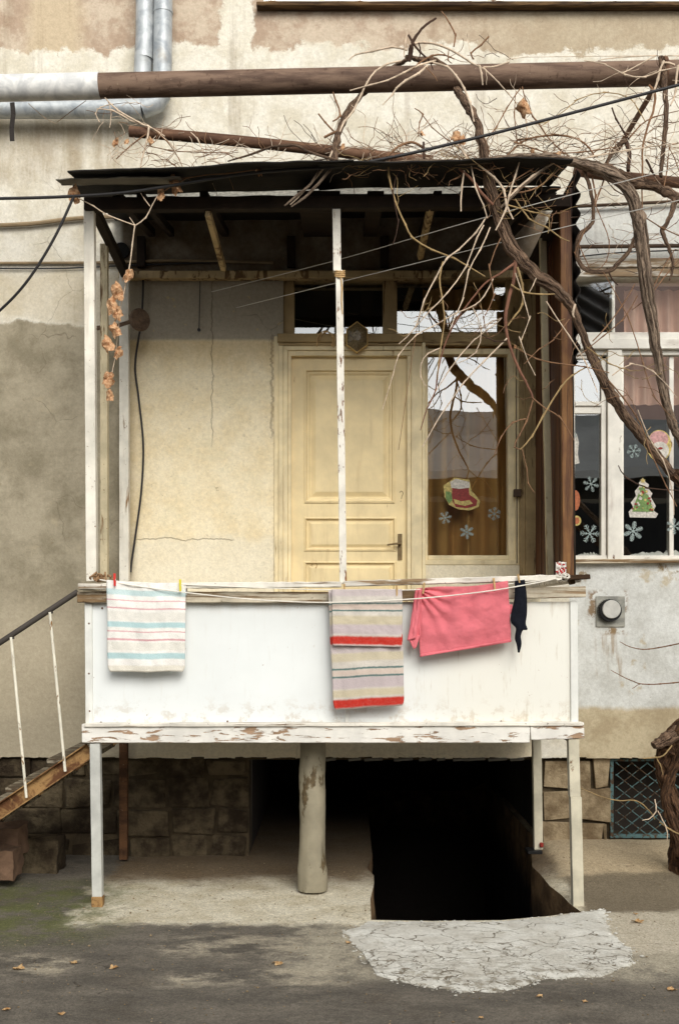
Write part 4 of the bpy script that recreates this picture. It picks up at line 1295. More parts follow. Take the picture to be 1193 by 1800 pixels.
def felt(px0, px1, Y0, Y1, dz, seed, mat, sag=.012, t=.008, tilt=0):
    b = MB()
    n, m = 60, 16
    vs, fs = [], []
    for s in (0, t):
        for i in range(n + 1):
            for j in range(m + 1):
                Y = Y0 + (Y1 - Y0) * j / m + .02 * nz(i * .17, seed) * (j == 0)
                x_ = (px0 + (px1 - px0) * i / n - HX) * 6.8 / F + .01 * nz(j * .5, seed, 4) * (i in (0, n))
                vs.append((x_, Y, rz(Y) + dz + tilt * i / n + sag * nz(x_ * 2.1, Y * 2, seed) + .004 * nz(x_ * 9, Y * 5, seed) + s))
    N = (n + 1) * (m + 1)
    for i in range(n):
        for j in range(m):
            a = i * (m + 1) + j
            fs.append((a, a + m + 1, a + m + 2, a + 1)); fs.append((N + a, N + a + 1, N + a + m + 2, N + a + m + 1))
    for i in range(n):
        for j in (0, m):
            a = i * (m + 1) + j; fs.append((a, a + m + 1, N + a + m + 1, N + a) if j else (a + m + 1, a, N + a, N + a + m + 1))
    for j in range(m):
        for i in (0, n):
            a = i * (m + 1) + j; fs.append((a, a + 1, N + a + 1, N + a) if not i else (a + 1, a, N + a, N + a + 1))
    b.mesh(vs, fs)
    b.build('roof_sheet', mat, bal)
felt(122, 330, -.33, -.17, -.012, 1.5, 'roof_pale', .004, .005, .012)
felt(148, 620, -.42, .27, .012, 2.5, 'roof', .020, .008, .055)
felt(560, 982, -.40, .29, .062, 3.5, 'roof', .018, .008, .03)
felt(128, 600, .52, 1.297, .058, 4.5, 'roof', .006, .008, .01)
felt(570, 1006, .50, 1.297, .074, 6.5, 'roof', .006, .008, .01)
felt(820, 1000, .26, .54, .060, 8.5, 'roof', .004, .008, .01)
felt(118, 172, .14, .54, .050, 9.5, 'roof', .004, .008, .01)
felt(165, 838, .12, .60, .075, 7.5, 'strip', .004, .004, .01)

# pulley disc on its arm
pl = thing('line_bracket', 'rusty disc on a short arm beside the rear left post', 'bracket', at(220, 568, 1.05))
b = MB(); b.bar(at(166, 577, .75), at(205, 574, .85), .03, .012, (0, 1, 0), 4, .001, 2); b.bar(at(203, 574, .85), at(240, 562, .95), .026, .012, (0, 1, 0), 4, .001, 3); b.build('arm', 'disc', pl, .002)
b = MB(); c = at(246, 562, .95); ax = Vector((.62, -.75, -.05)).normalized()
b.disc(c - ax * .012, ax, .078, .018, 32); b.disc(c + ax * .006, ax, .078, .008, 32, r2=.070); b.disc(c + ax * .012, ax, .018, .012, 16)
for t in (0.6, 2.7, 4.8):
    s_ = ax.cross(Vector((0, 0, 1))).normalized(); u_ = s_.cross(ax)
    b.disc(c + ax * .013 + (s_ * math.cos(t) + u_ * math.sin(t)) * .05, ax, .006, .004, 8)
b.build('disc', 'disc', pl, .002)
b = MB(); c = at(213, 440, YW - .02); b.disc(c, (0, 1, 0), .058, .03, 20)
tag(b.build('wall_socket_hole', 'hole', None, org=c), 'round dark hole in the wall under the roof corner', 'hole')
tag(wire([(252, 490, 1.26), (249, 560, 1.24), (238, 640, 1.25), (244, 700, 1.25), (252, 780, 1.25), (249, 860, 1.25), (240, 930, 1.25), (232, 985, 1.25), (230, 1006, 1.25)], .0075, 8).build('hanging_cable', 'cable', None, org=at(250, 490, 1.26)), 'dark cable hanging down the cream wall by the rear post', 'cable')
b = wire([(352, 490, 1.285), (351, 540, 1.285), (350, 578, 1.285)], .003, 6); b.disc(at(350, 580, 1.285), (0, -1, 0), .012, .01, 10)
tag(b.build('wire_stub', 'cable', None, org=at(352, 490, 1.285)), 'short wire ending in a knob on the grey band of wall', 'wire')
b = MB()
bw = [(22, 180), (24, 200), (21, 225), (22, 248)]
for (p, q) in zip(bw, bw[1:]): b.bar(at(*p, .05), at(*q, .05), .028, .006, (0, 1, 0), 2, .001, p[1])
tag(b.build('strap', 'strap', None, .001, org=at(22, 180, .05)), 'black strap hanging from the silver pipe end', 'strap')

# pillar under the balcony
b = MB()
pt = [at(549 + (px if (px := 1.5 * nz(k * .3)) else 0), 1300 + k * 13.2, .32) for k in range(21)]
b.tube(pt, [.083 + .004 * nz(k * .5, 3) + (.006 if k > 16 else 0) for k in range(21)], 28, rough=.10, seed=3)
tag(b.build('pillar', 'pillar', None, org=gnd(549, 1566)), 'patched round cement pillar standing under the balcony', 'pillar')

# ------------------------------------------------------------------ outside stair at the left
st = thing('staircase', 'steep outside stair with rusty stringer and white balusters at left', 'stairs', (-1.9, .1, .3))
YS = .05
sa, sb = at(-330, 1648, YS), at(160, 1318, YS)
b = MB()
d = (sb - sa).normalized(); up = Vector((-d.z, 0, d.x))
b.bar(sa, sb, .085, .008, (0, 1, 0), 30, .001, 2)
for s in (-1, 1):
    b.bar(sa + up * s * .043 + Vector((0, -.018, 0)), sb + up * s * .043 + Vector((0, -.018, 0)), .007, .045, (0, 1, 0), 30, .001, 3)
b.build('stringer', 'stringer', st, .001)
b = MB(); b.bar(sa + Vector((0, .85, 0)), sb + Vector((0, .85, 0)), .09, .04, (0, 1, 0), 8, .001, 2); b.build('stringer', 'stringer', st, .002)
k = 0
for px, py in ((118, 1352), (45, 1402), (-28, 1451), (-100, 1500), (-172, 1548)):
    p = at(px, py, YS + .02)
    b = MB(); b.bar((p.x, YS + .006, p.z + .05), (p.x, YS + .9, p.z + .05), .24, .03, (0, 0, 1), 8, .003, px)
    b.build('tread', 'tread', st, .004)
b = MB(); b.tube([at(-320, 1352, YS), at(0, 1130, YS), at(70, 1084, YS), at(137, 1040, YS)], .0175, 12); b.build('handrail', 'handrail', st)
for (p, q) in (((88, 1076), (115, 1356)), ((20, 1120), (47, 1402)), ((-60, 1172), (-30, 1452)), ((-140, 1225), (-110, 1504))):
    b = MB(); b.tube([at(*p, YS - .03), at(*q, YS - .045)], .0085, 8); b.build('baluster', 'baluster', st)
b = MB()
for px in (90, 22, -58, -138): p = at(px, 1077 + (88 - px) * .66, YS - .02); b.disc(p + Vector((0, .0, -.01)), (0, 0, 1), .014, .012, 10)
b.build('baluster_cap', 'handrail', st)

def rock(px, py, w, h, d, mat, seed, label, Y):
    c = at(px, py, Y)
    b = MB()
    bm = bmesh.new()
    bmesh.ops.create_cube(bm, size=1)
    bmesh.ops.subdivide_edges(bm, edges=bm.edges, cuts=5, use_grid_fill=True)
    for v in bm.verts:
        p = v.co.copy()
        r_ = .86 + .14 * min(1, .5 / max(abs(p.x), abs(p.y), abs(p.z)) * (.866 / max(p.length, .3)))
        p *= r_
        p += Vector((nz(p.x * 3, p.y * 3, p.z * 3 + seed), nz(p.x * 3 + 9, p.y * 3, p.z * 3 + seed), nz(p.x * 3, p.y * 3 + 9, p.z * 3 + seed))) * .10
        v.co = Vector((p.x * w, p.y * d, p.z * h))
    bm.verts.ensure_lookup_table()
    b.mesh([v.co + c for v in bm.verts], [[v.index for v in f.verts] for f in bm.faces])
    bm.free()
    return tag(b.build('stone_block', mat, None, sharp=50, org=(c.x, c.y, c.z - h / 2)), label, 'stone', 'loose stones under the stair')
rock(8, 1516, .18, .19, .22, 'red_block', 1, 'reddish stone at the bottom of the pile under the stair', .50)
rock(10, 1476, .24, .19, .24, 'red_block', 2, 'brown stone resting on top of the pile under the stair', .72)
rock(72, 1502, .29, .24, .25, 'block_shaded', 3, 'dim squat stone beside the pile under the stair', .95)

# ------------------------------------------------------------------ the vines
TWK = .68
def vine_path(pts, n=7, wob=0.0, seed=0.0):
    q = smooth_path(pts, n)
    out, rad = [], []
    for i, (px, py, Y, r) in enumerate(q):
        w = wob
        p = at(px + w * nz(i * .35, seed) + w * .5 * nz(i * .9, seed + 4), py + w * nz(i * .35, seed + 9), Y)
        out.append(p); rad.append(max(r * TWK * (.96 if r > 4 else 1), .5) * (Y - CY) / F)
    return out, rad
def limb(parent, name, pts, mat, wob=0.0, seed=0.0, rough=0.0, n=8, sm=7):
    b = MB()
    P, Rr = vine_path(pts, sm, wob, seed)
    if name in ('trunk', 'branch') and rough:
        Rr = [r * (1 + .12 * nz(i * .3, seed + 2)) for i, r in enumerate(Rr)]
    b.tube(P, Rr, n, True, rough, seed, 0, True)
    if rough >= .25:        # ropy strands of loose bark lying along the stem
        for q in range(7):
            t0 = q * .9 + seed; i0 = int(len(P) * (.5 + .5 * nz(q * 3.3, seed)) * .5); i1 = min(len(P) - 1, i0 + int(len(P) * (.35 + .3 * abs(nz(q * 2.1, seed, 3)))))
            if i1 - i0 < 5: continue
            sp, sr = [], []
            for i in range(i0, i1):
                d = (P[min(i + 1, len(P) - 1)] - P[max(i - 1, 0)]).normalized()
                e1 = d.cross(Vector((0, 1, 0))).normalized(); e2 = e1.cross(d)
                a = t0 + .05 * (i - i0) + .8 * nz(i * .07, q, seed)
                lift = 1.0 + .10 * nz(i * .2, q * 5, seed)
                sp.append(P[i] + (e1 * math.cos(a) + e2 * math.sin(a)) * Rr[i] * lift)
                sr.append(Rr[i] * (.22 + .10 * nz(i * .3, q)) * min(1, (i - i0 + 1) / 4, (i1 - i) / 4))
            b.tube(sp, sr, 6, True, 0, 0, 0, True)
        for q in range(3):  # swollen knots
            i = int(len(P) * (.18 + .27 * q + .1 * nz(q, seed)))
            if 2 < i < len(P) - 3:
                b.tube([P[i - 2], P[i - 1], P[i], P[i + 1], P[i + 2]], [Rr[i] * .9, Rr[i] * 1.2, Rr[i] * 1.32, Rr[i] * 1.15, Rr[i] * .9], n, True, .3, seed + q, 0, True)
    if name == 'twig':     # small knuckles at the buds
        for i in range(2, len(P) - 2, 2 if len(P) < 24 else 6):
            b.tube([P[i] - (P[i + 1] - P[i]) * .25, P[i], P[i] + (P[i + 1] - P[i]) * .25], [Rr[i], Rr[i] * 1.45, Rr[i]], 6, True)
    return b.build(name, mat, parent, sharp=50)

v1 = thing('grapevine', 'grapevine whose dark trunk slants down across the right window', 'vine', gnd(1190, 1530, .1))
limb(v1, 'trunk', [(1200, 1548, .60, 36), (1192, 1510, .60, 26), (1192, 1470, .59, 20), (1186, 1425, .57, 19), (1172, 1385, .55, 19), (1166, 1345, .53, 20), (1178, 1312, .50, 25), (1204, 1284, .46, 32), (1240, 1256, .4, 34), (1285, 1190, .3, 30), (1290, 1060, .15, 22), (1262, 930, .0, 18), (1215, 868, -.1, 17), (1180, 830, -.16, 16)], 'bark_old', 2.5, 3, .40, 26, 12)
limb(v1, 'branch', [(1210, 1545, .52, 20), (1196, 1490, .50, 15), (1178, 1440, .48, 12), (1168, 1400, .47, 11), (1184, 1350, .46, 12), (1200, 1310, .42, 14)], 'bark_old', 2, 8, .4, 16, 10)
limb(v1, 'branch', [(1212, 866, -.1, 13.2), (1170, 820, -.16, 12), (1130, 772, -.2, 12), (1085, 712, -.22, 13), (1060, 668, -.23, 13), (1030, 605, -.24, 12), (1006, 545, -.24, 12), (980, 512, -.24, 15), (935, 478, -.24, 15), (900, 438, -.25, 16), (878, 385, -.26, 14), (860, 320, -.26, 13.5), (850, 270, -.24, 12.5), (838, 215, -.16, 10.5), (820, 185, -.05, 10), (803, 158, .12, 9), (790, 128, .28, 8.5), (765, 108, .27, 8), (735, 104, .22, 7), (716, 100, .1, 6)], 'bark', 3, 11, .26, 14, 9)
limb(v1, 'stub', [(1196, 1285, .46, 17), (1176, 1296, .42, 17), (1158, 1306, .39, 12), (1148, 1311, .37, 10)], 'bark', 1, 5, .3, 16)
# stub shoots with pruned spur above the pipe
limb(v1, 'branch', [(718, 108, .02, 6), (722, 88, .0, 6.5), (724, 76, -.02, 5), (735, 58, -.03, 3.6), (748, 44, -.03, 3.2), (766, 32, -.03, 2.6)], 'twig_dark', 1, 2, .15, 8)
TW = [
 (v1, 'twig_red', [(1, 905, 458, -.26, 5), (903, 490, -.27, 5), (892, 530, -.27, 5), (888, 570, -.27, 4.5), (896, 610, -.27, 4), (912, 650, -.27, 3.6), (928, 680, -.27, 3), (936, 700, -.27, 2.6)]),
 (v1, 'twig_red', [(1, 905, 462, -.26, 4), (880, 480, -.28, 3), (850, 500, -.28, 2.5), (830, 525, -.28, 2.3), (800, 565, -.29, 2.2), (780, 610, -.29, 2), (770, 650, -.3, 1.9), (765, 685, -.3, 1.8), (748, 725, -.3, 1.6), (738, 757, -.3, 1.2)]),
 (v1, 'twig_pale', [(1, 866, 490, -.29, 1.8), (850, 520, -.29, 1.7), (833, 538, -.29, 1.6), (800, 552, -.3, 1.5), (760, 575, -.3, 1.5), (730, 590, -.3, 1.4), (700, 625, -.3, 1.3), (690, 660, -.3, 1.1), (672, 720, -.3, 1.0)]),
 (v1, 'twig_pale', [(1, 890, 595, -.28, 2.2), (850, 635, -.29, 1.9), (815, 672, -.3, 1.7), (788, 710, -.3, 1.6), (765, 745, -.3, 1.5), (742, 785, -.3, 1.3)]),
 (v1, 'twig_pale', [(1, 855, 380, -.3, 2.2), (835, 410, -.31, 2.1), (805, 440, -.31, 2.1), (785, 455, -.31, 2.2), (765, 490, -.31, 2.0), (745, 530, -.31, 1.7), (730, 575, -.31, 1.4), (700, 605, -.31, 1.2)]),
 (v1, 'twig_pale', [(1, 850, 395, -.31, 2), (838, 420, -.32, 1.8), (818, 470, -.32, 1.7), (785, 515, -.32, 1.6), (755, 545, -.32, 1.5), (733, 572, -.32, 1.2)]),
 (v1, 'twig_olive', [(1, 778, 460, -.31, 2.2), (772, 490, -.31, 2.1), (776, 520, -.31, 2), (781, 560, -.31, 1.8), (776, 600, -.31, 1.6), (770, 640, -.31, 1.4), (768, 668, -.31, 1)]),
 (v1, 'twig_olive', [(1, 682, 285, -.3, 2.4), (683, 310, -.3, 2.4), (695, 355, -.3, 2.4), (712, 395, -.3, 2.3), (725, 418, -.3, 2.3), (760, 440, -.3, 2.2), (800, 455, -.3, 2.1), (852, 486, -.3, 1.6)]),
 (v1, 'twig_olive', [(1, 908, 470, -.28, 3), (917, 500, -.29, 2.8), (917, 535, -.29, 2.6), (905, 555, -.29, 2.3), (892, 572, -.29, 1.8)]),
 (v1, 'twig_olive', [(1, 897, 500, -.29, 2.4), (920, 513, -.3, 2.3), (950, 517, -.3, 2.1), (974, 517, -.3, 1.5)]),
 (v1, 'twig_pale', [(1, 930, 513, -.3, 1.6), (937, 500, -.31, 1.4), (941, 489, -.31, 1.2)]),
 (v1, 'twig_pale', [(1, 840, 290, -.31, 2.6), (868, 312, -.32, 2.8), (885, 335, -.32, 3), (890, 360, -.33, 2.8), (902, 385, -.33, 2.2)]),
 (v1, 'twig_pale', [(1, 915, 272, -.31, 2), (905, 310, -.32, 2.2), (893, 345, -.33, 2.4), (887, 370, -.33, 2.4), (870, 405, -.34, 1.8)]),
 (v1, 'twig_pale', [(1, 975, 285, -.3, 2.6), (935, 310, -.31, 2.8), (905, 335, -.32, 3), (893, 350, -.32, 3)]),
 (v1, 'bark_pale', [(1, 965, 290, -.3, 3.6), (930, 318, -.31, 3.8), (905, 340, -.32, 4), (880, 365, -.32, 3)]),
 (v1, 'twig_brown', [(1, 983, 296, -.3, 1.8), (950, 325, -.31, 2), (918, 338, -.31, 2), (895, 340, -.31, 1.6)]),
 (v1, 'twig_brown', [(1, 1000, 318, -.3, 1), (930, 300, -.31, 1.4), (880, 340, -.31, 1.4), (865, 360, -.3, 1)]),
 (v1, 'twig_olive', [(1, 905, 350, -.32, 2), (930, 385, -.33, 1.9), (960, 400, -.33, 1.8), (985, 418, -.33, 1.6), (1000, 424, -.33, 1)]),
 (v1, 'twig_olive', [(1, 890, 360, -.32, 1.8), (935, 372, -.33, 1.7), (964, 380, -.33, 1.5), (963, 410, -.33, 1.2)]),
 (v1, 'twig_pale', [(1, 815, 300, -.31, 2), (811, 330, -.32, 2.2), (810, 372, -.32, 1.8)]),
 (v1, 'twig_red', [(1, 806, 296, -.31, 3.4), (828, 315, -.31, 3.4), (845, 338, -.31, 3.8), (866, 360, -.3, 3.4)]),
 (v1, 'twig_pale', [(1, 828, 292, -.32, 1.8), (836, 330, -.32, 2), (850, 360, -.32, 1.8), (856, 384, -.32, 1.4)]),
 (v1, 'twig_brown', [(1, 936, 700, -.27, 2.2), (960, 720, -.28, 1.8), (985, 735, -.28, 1.5), (1008, 775, -.28, 1)]),
 (v1, 'twig_olive', [(1, 914, 790, -.28, 1.8), (935, 765, -.28, 2.2), (955, 730, -.28, 2.4), (985, 680, -.28, 2.3), (1005, 660, -.28, 2), (1030, 645, -.28, 1.6)]),
 (v1, 'twig_brown', [(1, 936, 703, -.27, 2.2), (925, 740, -.27, 2.2), (912, 765, -.27, 2), (903, 786, -.27, 1.8), (912, 790, -.27, 1.5)]),
 (v1, 'twig_brown', [(1, 924, 736, -.28, 1.8), (900, 744, -.29, 1.8), (880, 770, -.29, 1.5), (868, 800, -.3, 1.1)]),
 (v1, 'twig_brown', [(1, 917, 790, -.28, 1.2), (925, 825, -.28, 1.2), (928, 850, -.28, 1.1), (940, 868, -.28, .8)]),
 (v1, 'twig_brown', [(1, 907, 612, -.28, 1.4), (945, 632, -.29, 1.8), (990, 640, -.29, 1.7), (1030, 645, -.29, 1.5), (1070, 655, -.3, 1.2)]),
 (v1, 'twig_pale', [(1, 848, 574, -.29, 1.4), (880, 560, -.29, 1.3), (870, 570, -.29, 1.2), (830, 600, -.29, 1.4), (790, 650, -.3, 1.5), (765, 690, -.3, 1.2)]),
 (v1, 'twig_pale', [(1, 775, 612, -.3, 1.8), (752, 622, -.31, 1.7), (740, 640, -.31, 1.6), (740, 662, -.31, 1.3), (748, 678, -.31, .9)]),
 (v1, 'twig_dark', [(1, 840, 585, -.29, 1.2), (870, 600, -.29, 1.4), (892, 598, -.29, 1.3)]),
 (v1, 'twig_brown', [(1, 700, 790, -.3, .8), (735, 560, -.3, .8), (728, 600, -.3, .9)]),
 (v1, 'twig_brown', [(1, 1070, 670, -.3, 2), (1095, 700, -.3, 1.9), (1125, 745, -.3, 1.7), (1140, 790, -.3, 1.6), (1170, 855, -.3, 1.4), (1188, 890, -.3, 1.2)]),
 (v1, 'twig_pale', [(1, 1120, 720, -.3, 1.3), (1140, 770, -.31, 1.4), (1165, 810, -.31, 1.4), (1180, 860, -.31, 1.2), (1184, 905, -.31, .9)]),
 (v1, 'twig_dark', [(1, 1085, 818, -.3, 1.2), (1100, 840, -.3, 1.8), (1140, 858, -.3, 1.5), (1193, 862, -.3, 1.3)]),
 (v1, 'twig_brown', [(1, 1013, 627, -.29, 1.2), (1060, 590, -.29, 1.5), (1095, 560, -.3, 1.6), (1120, 520, -.3, 1.4)]),
 (v1, 'twig_brown', [(1, 1040, 600, -.3, 1.6), (1065, 575, -.3, 1.7), (1090, 540, -.3, 1.5), (1115, 500, -.3, 1.2)]),
 (v1, 'twig_pale', [(1, 1010, 535, -.3, 3), (1006, 548, -.31, 3), (1008, 558, -.31, 2)]),
 (v1, 'twig_brown', [(1, 1060, 478, -.3, 1.2), (1105, 560, -.3, 1.3), (1130, 640, -.3, 1.5), (1150, 700, -.3, 1.2), (1193, 745, -.3, .9)]),
 # above and around the rusty pipe
 (v1, 'twig_pale', [(1, 720, 78, -.02, 3), (745, 74, .0, 3), (775, 80, .02, 2.8), (805, 95, .02, 2.6), (830, 112, .0, 2.3), (850, 122, -.02, 2.1), (875, 145, -.03, 1.8), (893, 165, -.03, 1.5), (905, 178, -.02, 1.2)]),
 (v1, 'twig_pale', [(1, 715, 88, -.01, 2.6), (688, 83, .0, 2.6), (655, 90, .0, 2.3), (625, 96, .0, 1.9), (612, 106, .0, 1.1)]),
 (v1, 'twig_dark', [(1, 718, 62, .0, 2.8), (726, 75, -.02, 3), (738, 92, -.02, 2.6), (752, 105, -.02, 2), (760, 122, -.03, 1.2)]),
 (v1, 'twig_dark', [(1, 735, 75, -.03, 1.8), (738, 92, -.03, 1.8), (735, 105, -.03, 1.2)]),
 (v1, 'twig_pale', [(1, 716, 58, -.03, 2), (712, 75, -.04, 2.2), (709, 100, -.04, 1.5)]),
 (v1, 'twig_brown', [(1, 776, 20, .2, 1.4), (790, 42, .15, 2), (800, 62, .1, 2.2), (797, 82, .05, 2)]),
 (v1, 'twig_brown', [(1, 858, 64, .0, 2.2), (845, 80, .0, 2), (828, 94, .0, 2.2), (832, 104, .0, 2)]),
 (v1, 'twig_pale', [(1, 1193, 98, .02, 1.2), (920, 100, .0, 0.6), (892, 110, -.02, 1.6), (865, 118, -.02, 2.2), (848, 118, -.02, 2)]),
 (v1, 'twig_pale', [(1, 705, 107, -.01, 2.4), (680, 112, -.03, 2.4), (660, 126, -.05, 2.3), (645, 145, -.06, 2.3), (635, 165, -.07, 2.4), (620, 195, -.1, 2.6), (605, 215, -.13, 2.8), (592, 245, -.18, 2.6), (575, 285, -.25, 2.6), (540, 330, -.3, 2.4), (510, 360, -.32, 1.6)]),
 (v1, 'twig_pale', [(1, 765, 106, -.02, 2.6), (735, 115, -.05, 2.8), (710, 128, -.06, 2.5), (680, 142, -.07, 2), (650, 150, -.07, 2), (614, 160, -.07, 1.4)]),
 (v1, 'twig_pale', [(1, 752, 115, -.04, 3), (735, 130, -.07, 3.2), (712, 142, -.08, 3), (697, 155, -.08, 2.6), (688, 168, -.08, 1.8), (672, 185, -.09, 1.2)]),
 (v1, 'twig_brown', [(1, 798, 104, -.01, 1.4), (780, 97, -.02, 2), (758, 98, -.03, 2.4), (735, 112, -.05, 2.2), (722, 124, -.06, 1.4)]),
 (v1, 'twig_pale', [(1, 760, 110, -.03, 3), (785, 117, -.05, 3.2), (800, 132, -.07, 3), (815, 155, -.09, 2.8), (826, 180, -.12, 2.6), (832, 215, -.18, 2.2)]),
 (v1, 'twig_pale', [(1, 842, 115, -.02, 2.6), (846, 130, -.04, 2.4), (848, 150, -.04, 1.8)]),
 (v1, 'twig_brown', [(1, 748, 118, -.06, 1.3), (760, 130, -.08, 1.2), (768, 143, -.08, 1)]),
 (v1, 'twig_brown', [(1, 788, 88, -.02, 1.2), (787, 105, -.03, 1.5), (795, 112, -.03, 1)]),
 (v1, 'twig_brown', [(1, 918, 152, .05, 1.2), (925, 180, .0, 1.8), (935, 205, .0, 2), (945, 215, .0, 2.4), (960, 240, -.05, 1.8), (985, 265, -.1, 1.6), (1000, 275, -.1, 1.5)]),
 (v1, 'twig_brown', [(1, 914, 155, .04, 1.5), (890, 190, .02, 1.5), (870, 225, .0, 1.6), (855, 245, -.1, 1.5)]),
 (v1, 'twig_brown', [(1, 906, 160, .04, 1), (904, 200, .0, 1.3), (907, 240, -.02, 1.3), (912, 260, -.05, 1)]),
 (v1, 'twig_pale', [(1, 905, 178, -.02, 1.4), (918, 200, .0, 1.5), (924, 215, .0, 1.8), (925, 240, -.05, 1.6), (920, 265, -.1, 1.6)]),
]
TW += [
 (v1, 'twig_pale', [(1, 860, 400, -.31, 1.8), (842, 440, -.32, 1.7), (822, 480, -.32, 1.6), (812, 530, -.32, 1.4), (790, 580, -.33, 1.1)]),
 (v1, 'twig_pale', [(1, 905, 480, -.3, 1.6), (930, 560, -.31, 1.4), (915, 600, -.31, 1.3), (940, 660, -.31, 1.1)]),
 (v1, 'twig_pale', [(1, 960, 530, -.3, 1.6), (1000, 590, -.31, 1.5), (1030, 640, -.31, 1.4), (1050, 690, -.31, 1.1)]),
 (v1, 'twig_brown', [(1, 880, 420, -.3, 1.8), (860, 470, -.31, 1.6), (868, 520, -.31, 1.4), (850, 560, -.32, 1.2), (858, 590, -.32, 1)]),
 (v1, 'twig_pale', [(1, 1075, 660, -.3, 1.7), (1110, 640, -.31, 1.5), (1150, 655, -.31, 1.3), (1190, 700, -.31, 1)]),
 (v1, 'twig_olive', [(1, 1030, 610, -.3, 1.6), (1070, 640, -.31, 1.5), (1105, 650, -.31, 1.2)]),
 (v1, 'twig_brown', [(1, 1000, 560, -.3, 1.5), (970, 600, -.31, 1.4), (945, 615, -.31, 1.2), (920, 640, -.32, 1)]),
 (v1, 'twig_pale', [(1, 830, 540, -.31, 1.4), (845, 580, -.32, 1.3), (835, 620, -.32, 1.2), (800, 640, -.32, .9)]),
 (v1, 'twig_dark', [(1, 700, 300, -.3, 1.4), (690, 340, -.31, 1.4), (700, 390, -.31, 1.2), (690, 430, -.31, .9)]),
]
v2 = thing('grapevine', 'thicker ropy grapevine arching from the balcony roof down the right edge', 'vine', at(1225, 800, -.1))
limb(v2, 'trunk', [(1290, 960, .2, 12), (1250, 880, .05, 11), (1215, 812, -.1, 11), (1185, 755, -.2, 11), (1165, 690, -.27, 11), (1150, 600, -.3, 12.5), (1138, 520, -.31, 15), (1130, 450, -.31, 16), (1122, 390, -.31, 15), (1108, 340, -.3, 15), (1080, 312, -.29, 15), (1045, 295, -.29, 14), (1005, 285, -.30, 12), (960, 276, -.30, 9), (900, 276, -.30, 9), (840, 284, -.31, 8), (760, 284, -.31, 6), (680, 287, -.32, 5), (610, 290, -.33, 4)], 'bark_pale', 2.5, 21, .28, 14, 9)
limb(v2, 'branch', [(1035, 290, -.28, 11), (1075, 300, -.24, 13), (1110, 320, -.22, 12), (1150, 328, -.2, 11), (1185, 345, -.2, 12), (1240, 370, -.2, 11)], 'bark', 2, 31, .26, 12, 8)
limb(v2, 'branch', [(1188, 348, -.2, 9), (1180, 372, -.21, 7), (1170, 395, -.22, 6), (1163, 405, -.23, 6), (1170, 425, -.24, 5), (1178, 445, -.25, 4.5), (1182, 470, -.25, 4), (1176, 492, -.26, 2.5)], 'bark', 2, 35, .2, 10, 8)
limb(v2, 'branch', [(1025, 300, -.25, 5), (1035, 325, -.25, 5.5), (1041, 355, -.25, 5), (1042, 385, -.25, 5), (1035, 398, -.26, 6), (1020, 412, -.27, 7), (1014, 430, -.27, 6), (1015, 455, -.27, 6), (1028, 473, -.27, 6.5), (1048, 478, -.28, 6), (1072, 475, -.28, 6), (1090, 458, -.28, 6), (1105, 440, -.29, 6), (1118, 410, -.3, 5)], 'bark', 1.5, 37, .2, 10, 8)
limb(v2, 'branch', [(1160, 100, .0, 7), (1166, 130, -.02, 8), (1168, 160, -.06, 7), (1170, 200, -.1, 6.5), (1166, 250, -.14, 6), (1162, 290, -.2, 5), (1160, 310, -.22, 5)], 'bark', 1.5, 39, .22, 10, 8)
limb(v2, 'branch', [(1100, 250, -.1, 6), (1105, 270, -.15, 6), (1103, 300, -.22, 5)], 'twig_dark', 1, 41, .2, 8, 6)
limb(v2, 'branch', [(1062, 292, -.22, 5), (1075, 270, -.18, 5), (1085, 255, -.14, 5.5), (1100, 248, -.1, 6)], 'bark', 1, 43, .2, 8, 6)
limb(v2, 'branch', [(588, 284, -.24, 9), (590, 255, -.2, 9), (598, 225, -.12, 8), (612, 195, .0, 7.5), (632, 170, .14, 7), (655, 150, .27, 6.5), (690, 120, .28, 6), (715, 105, .2, 5.5)], 'bark', 2, 45, .25, 10, 8)
limb(v2, 'branch', [(560, 300, -.3, 2.8), (545, 325, -.32, 3.6), (520, 345, -.33, 3.2), (500, 362, -.34, 2.2)], 'bark_pale', 1, 47, .2, 8, 7)
limb(v2, 'branch', [(582, 296, -.3, 3.2), (562, 320, -.33, 4), (535, 347, -.34, 3), (512, 363, -.34, 2)], 'bark_pale', 1, 48, .2, 8, 7)
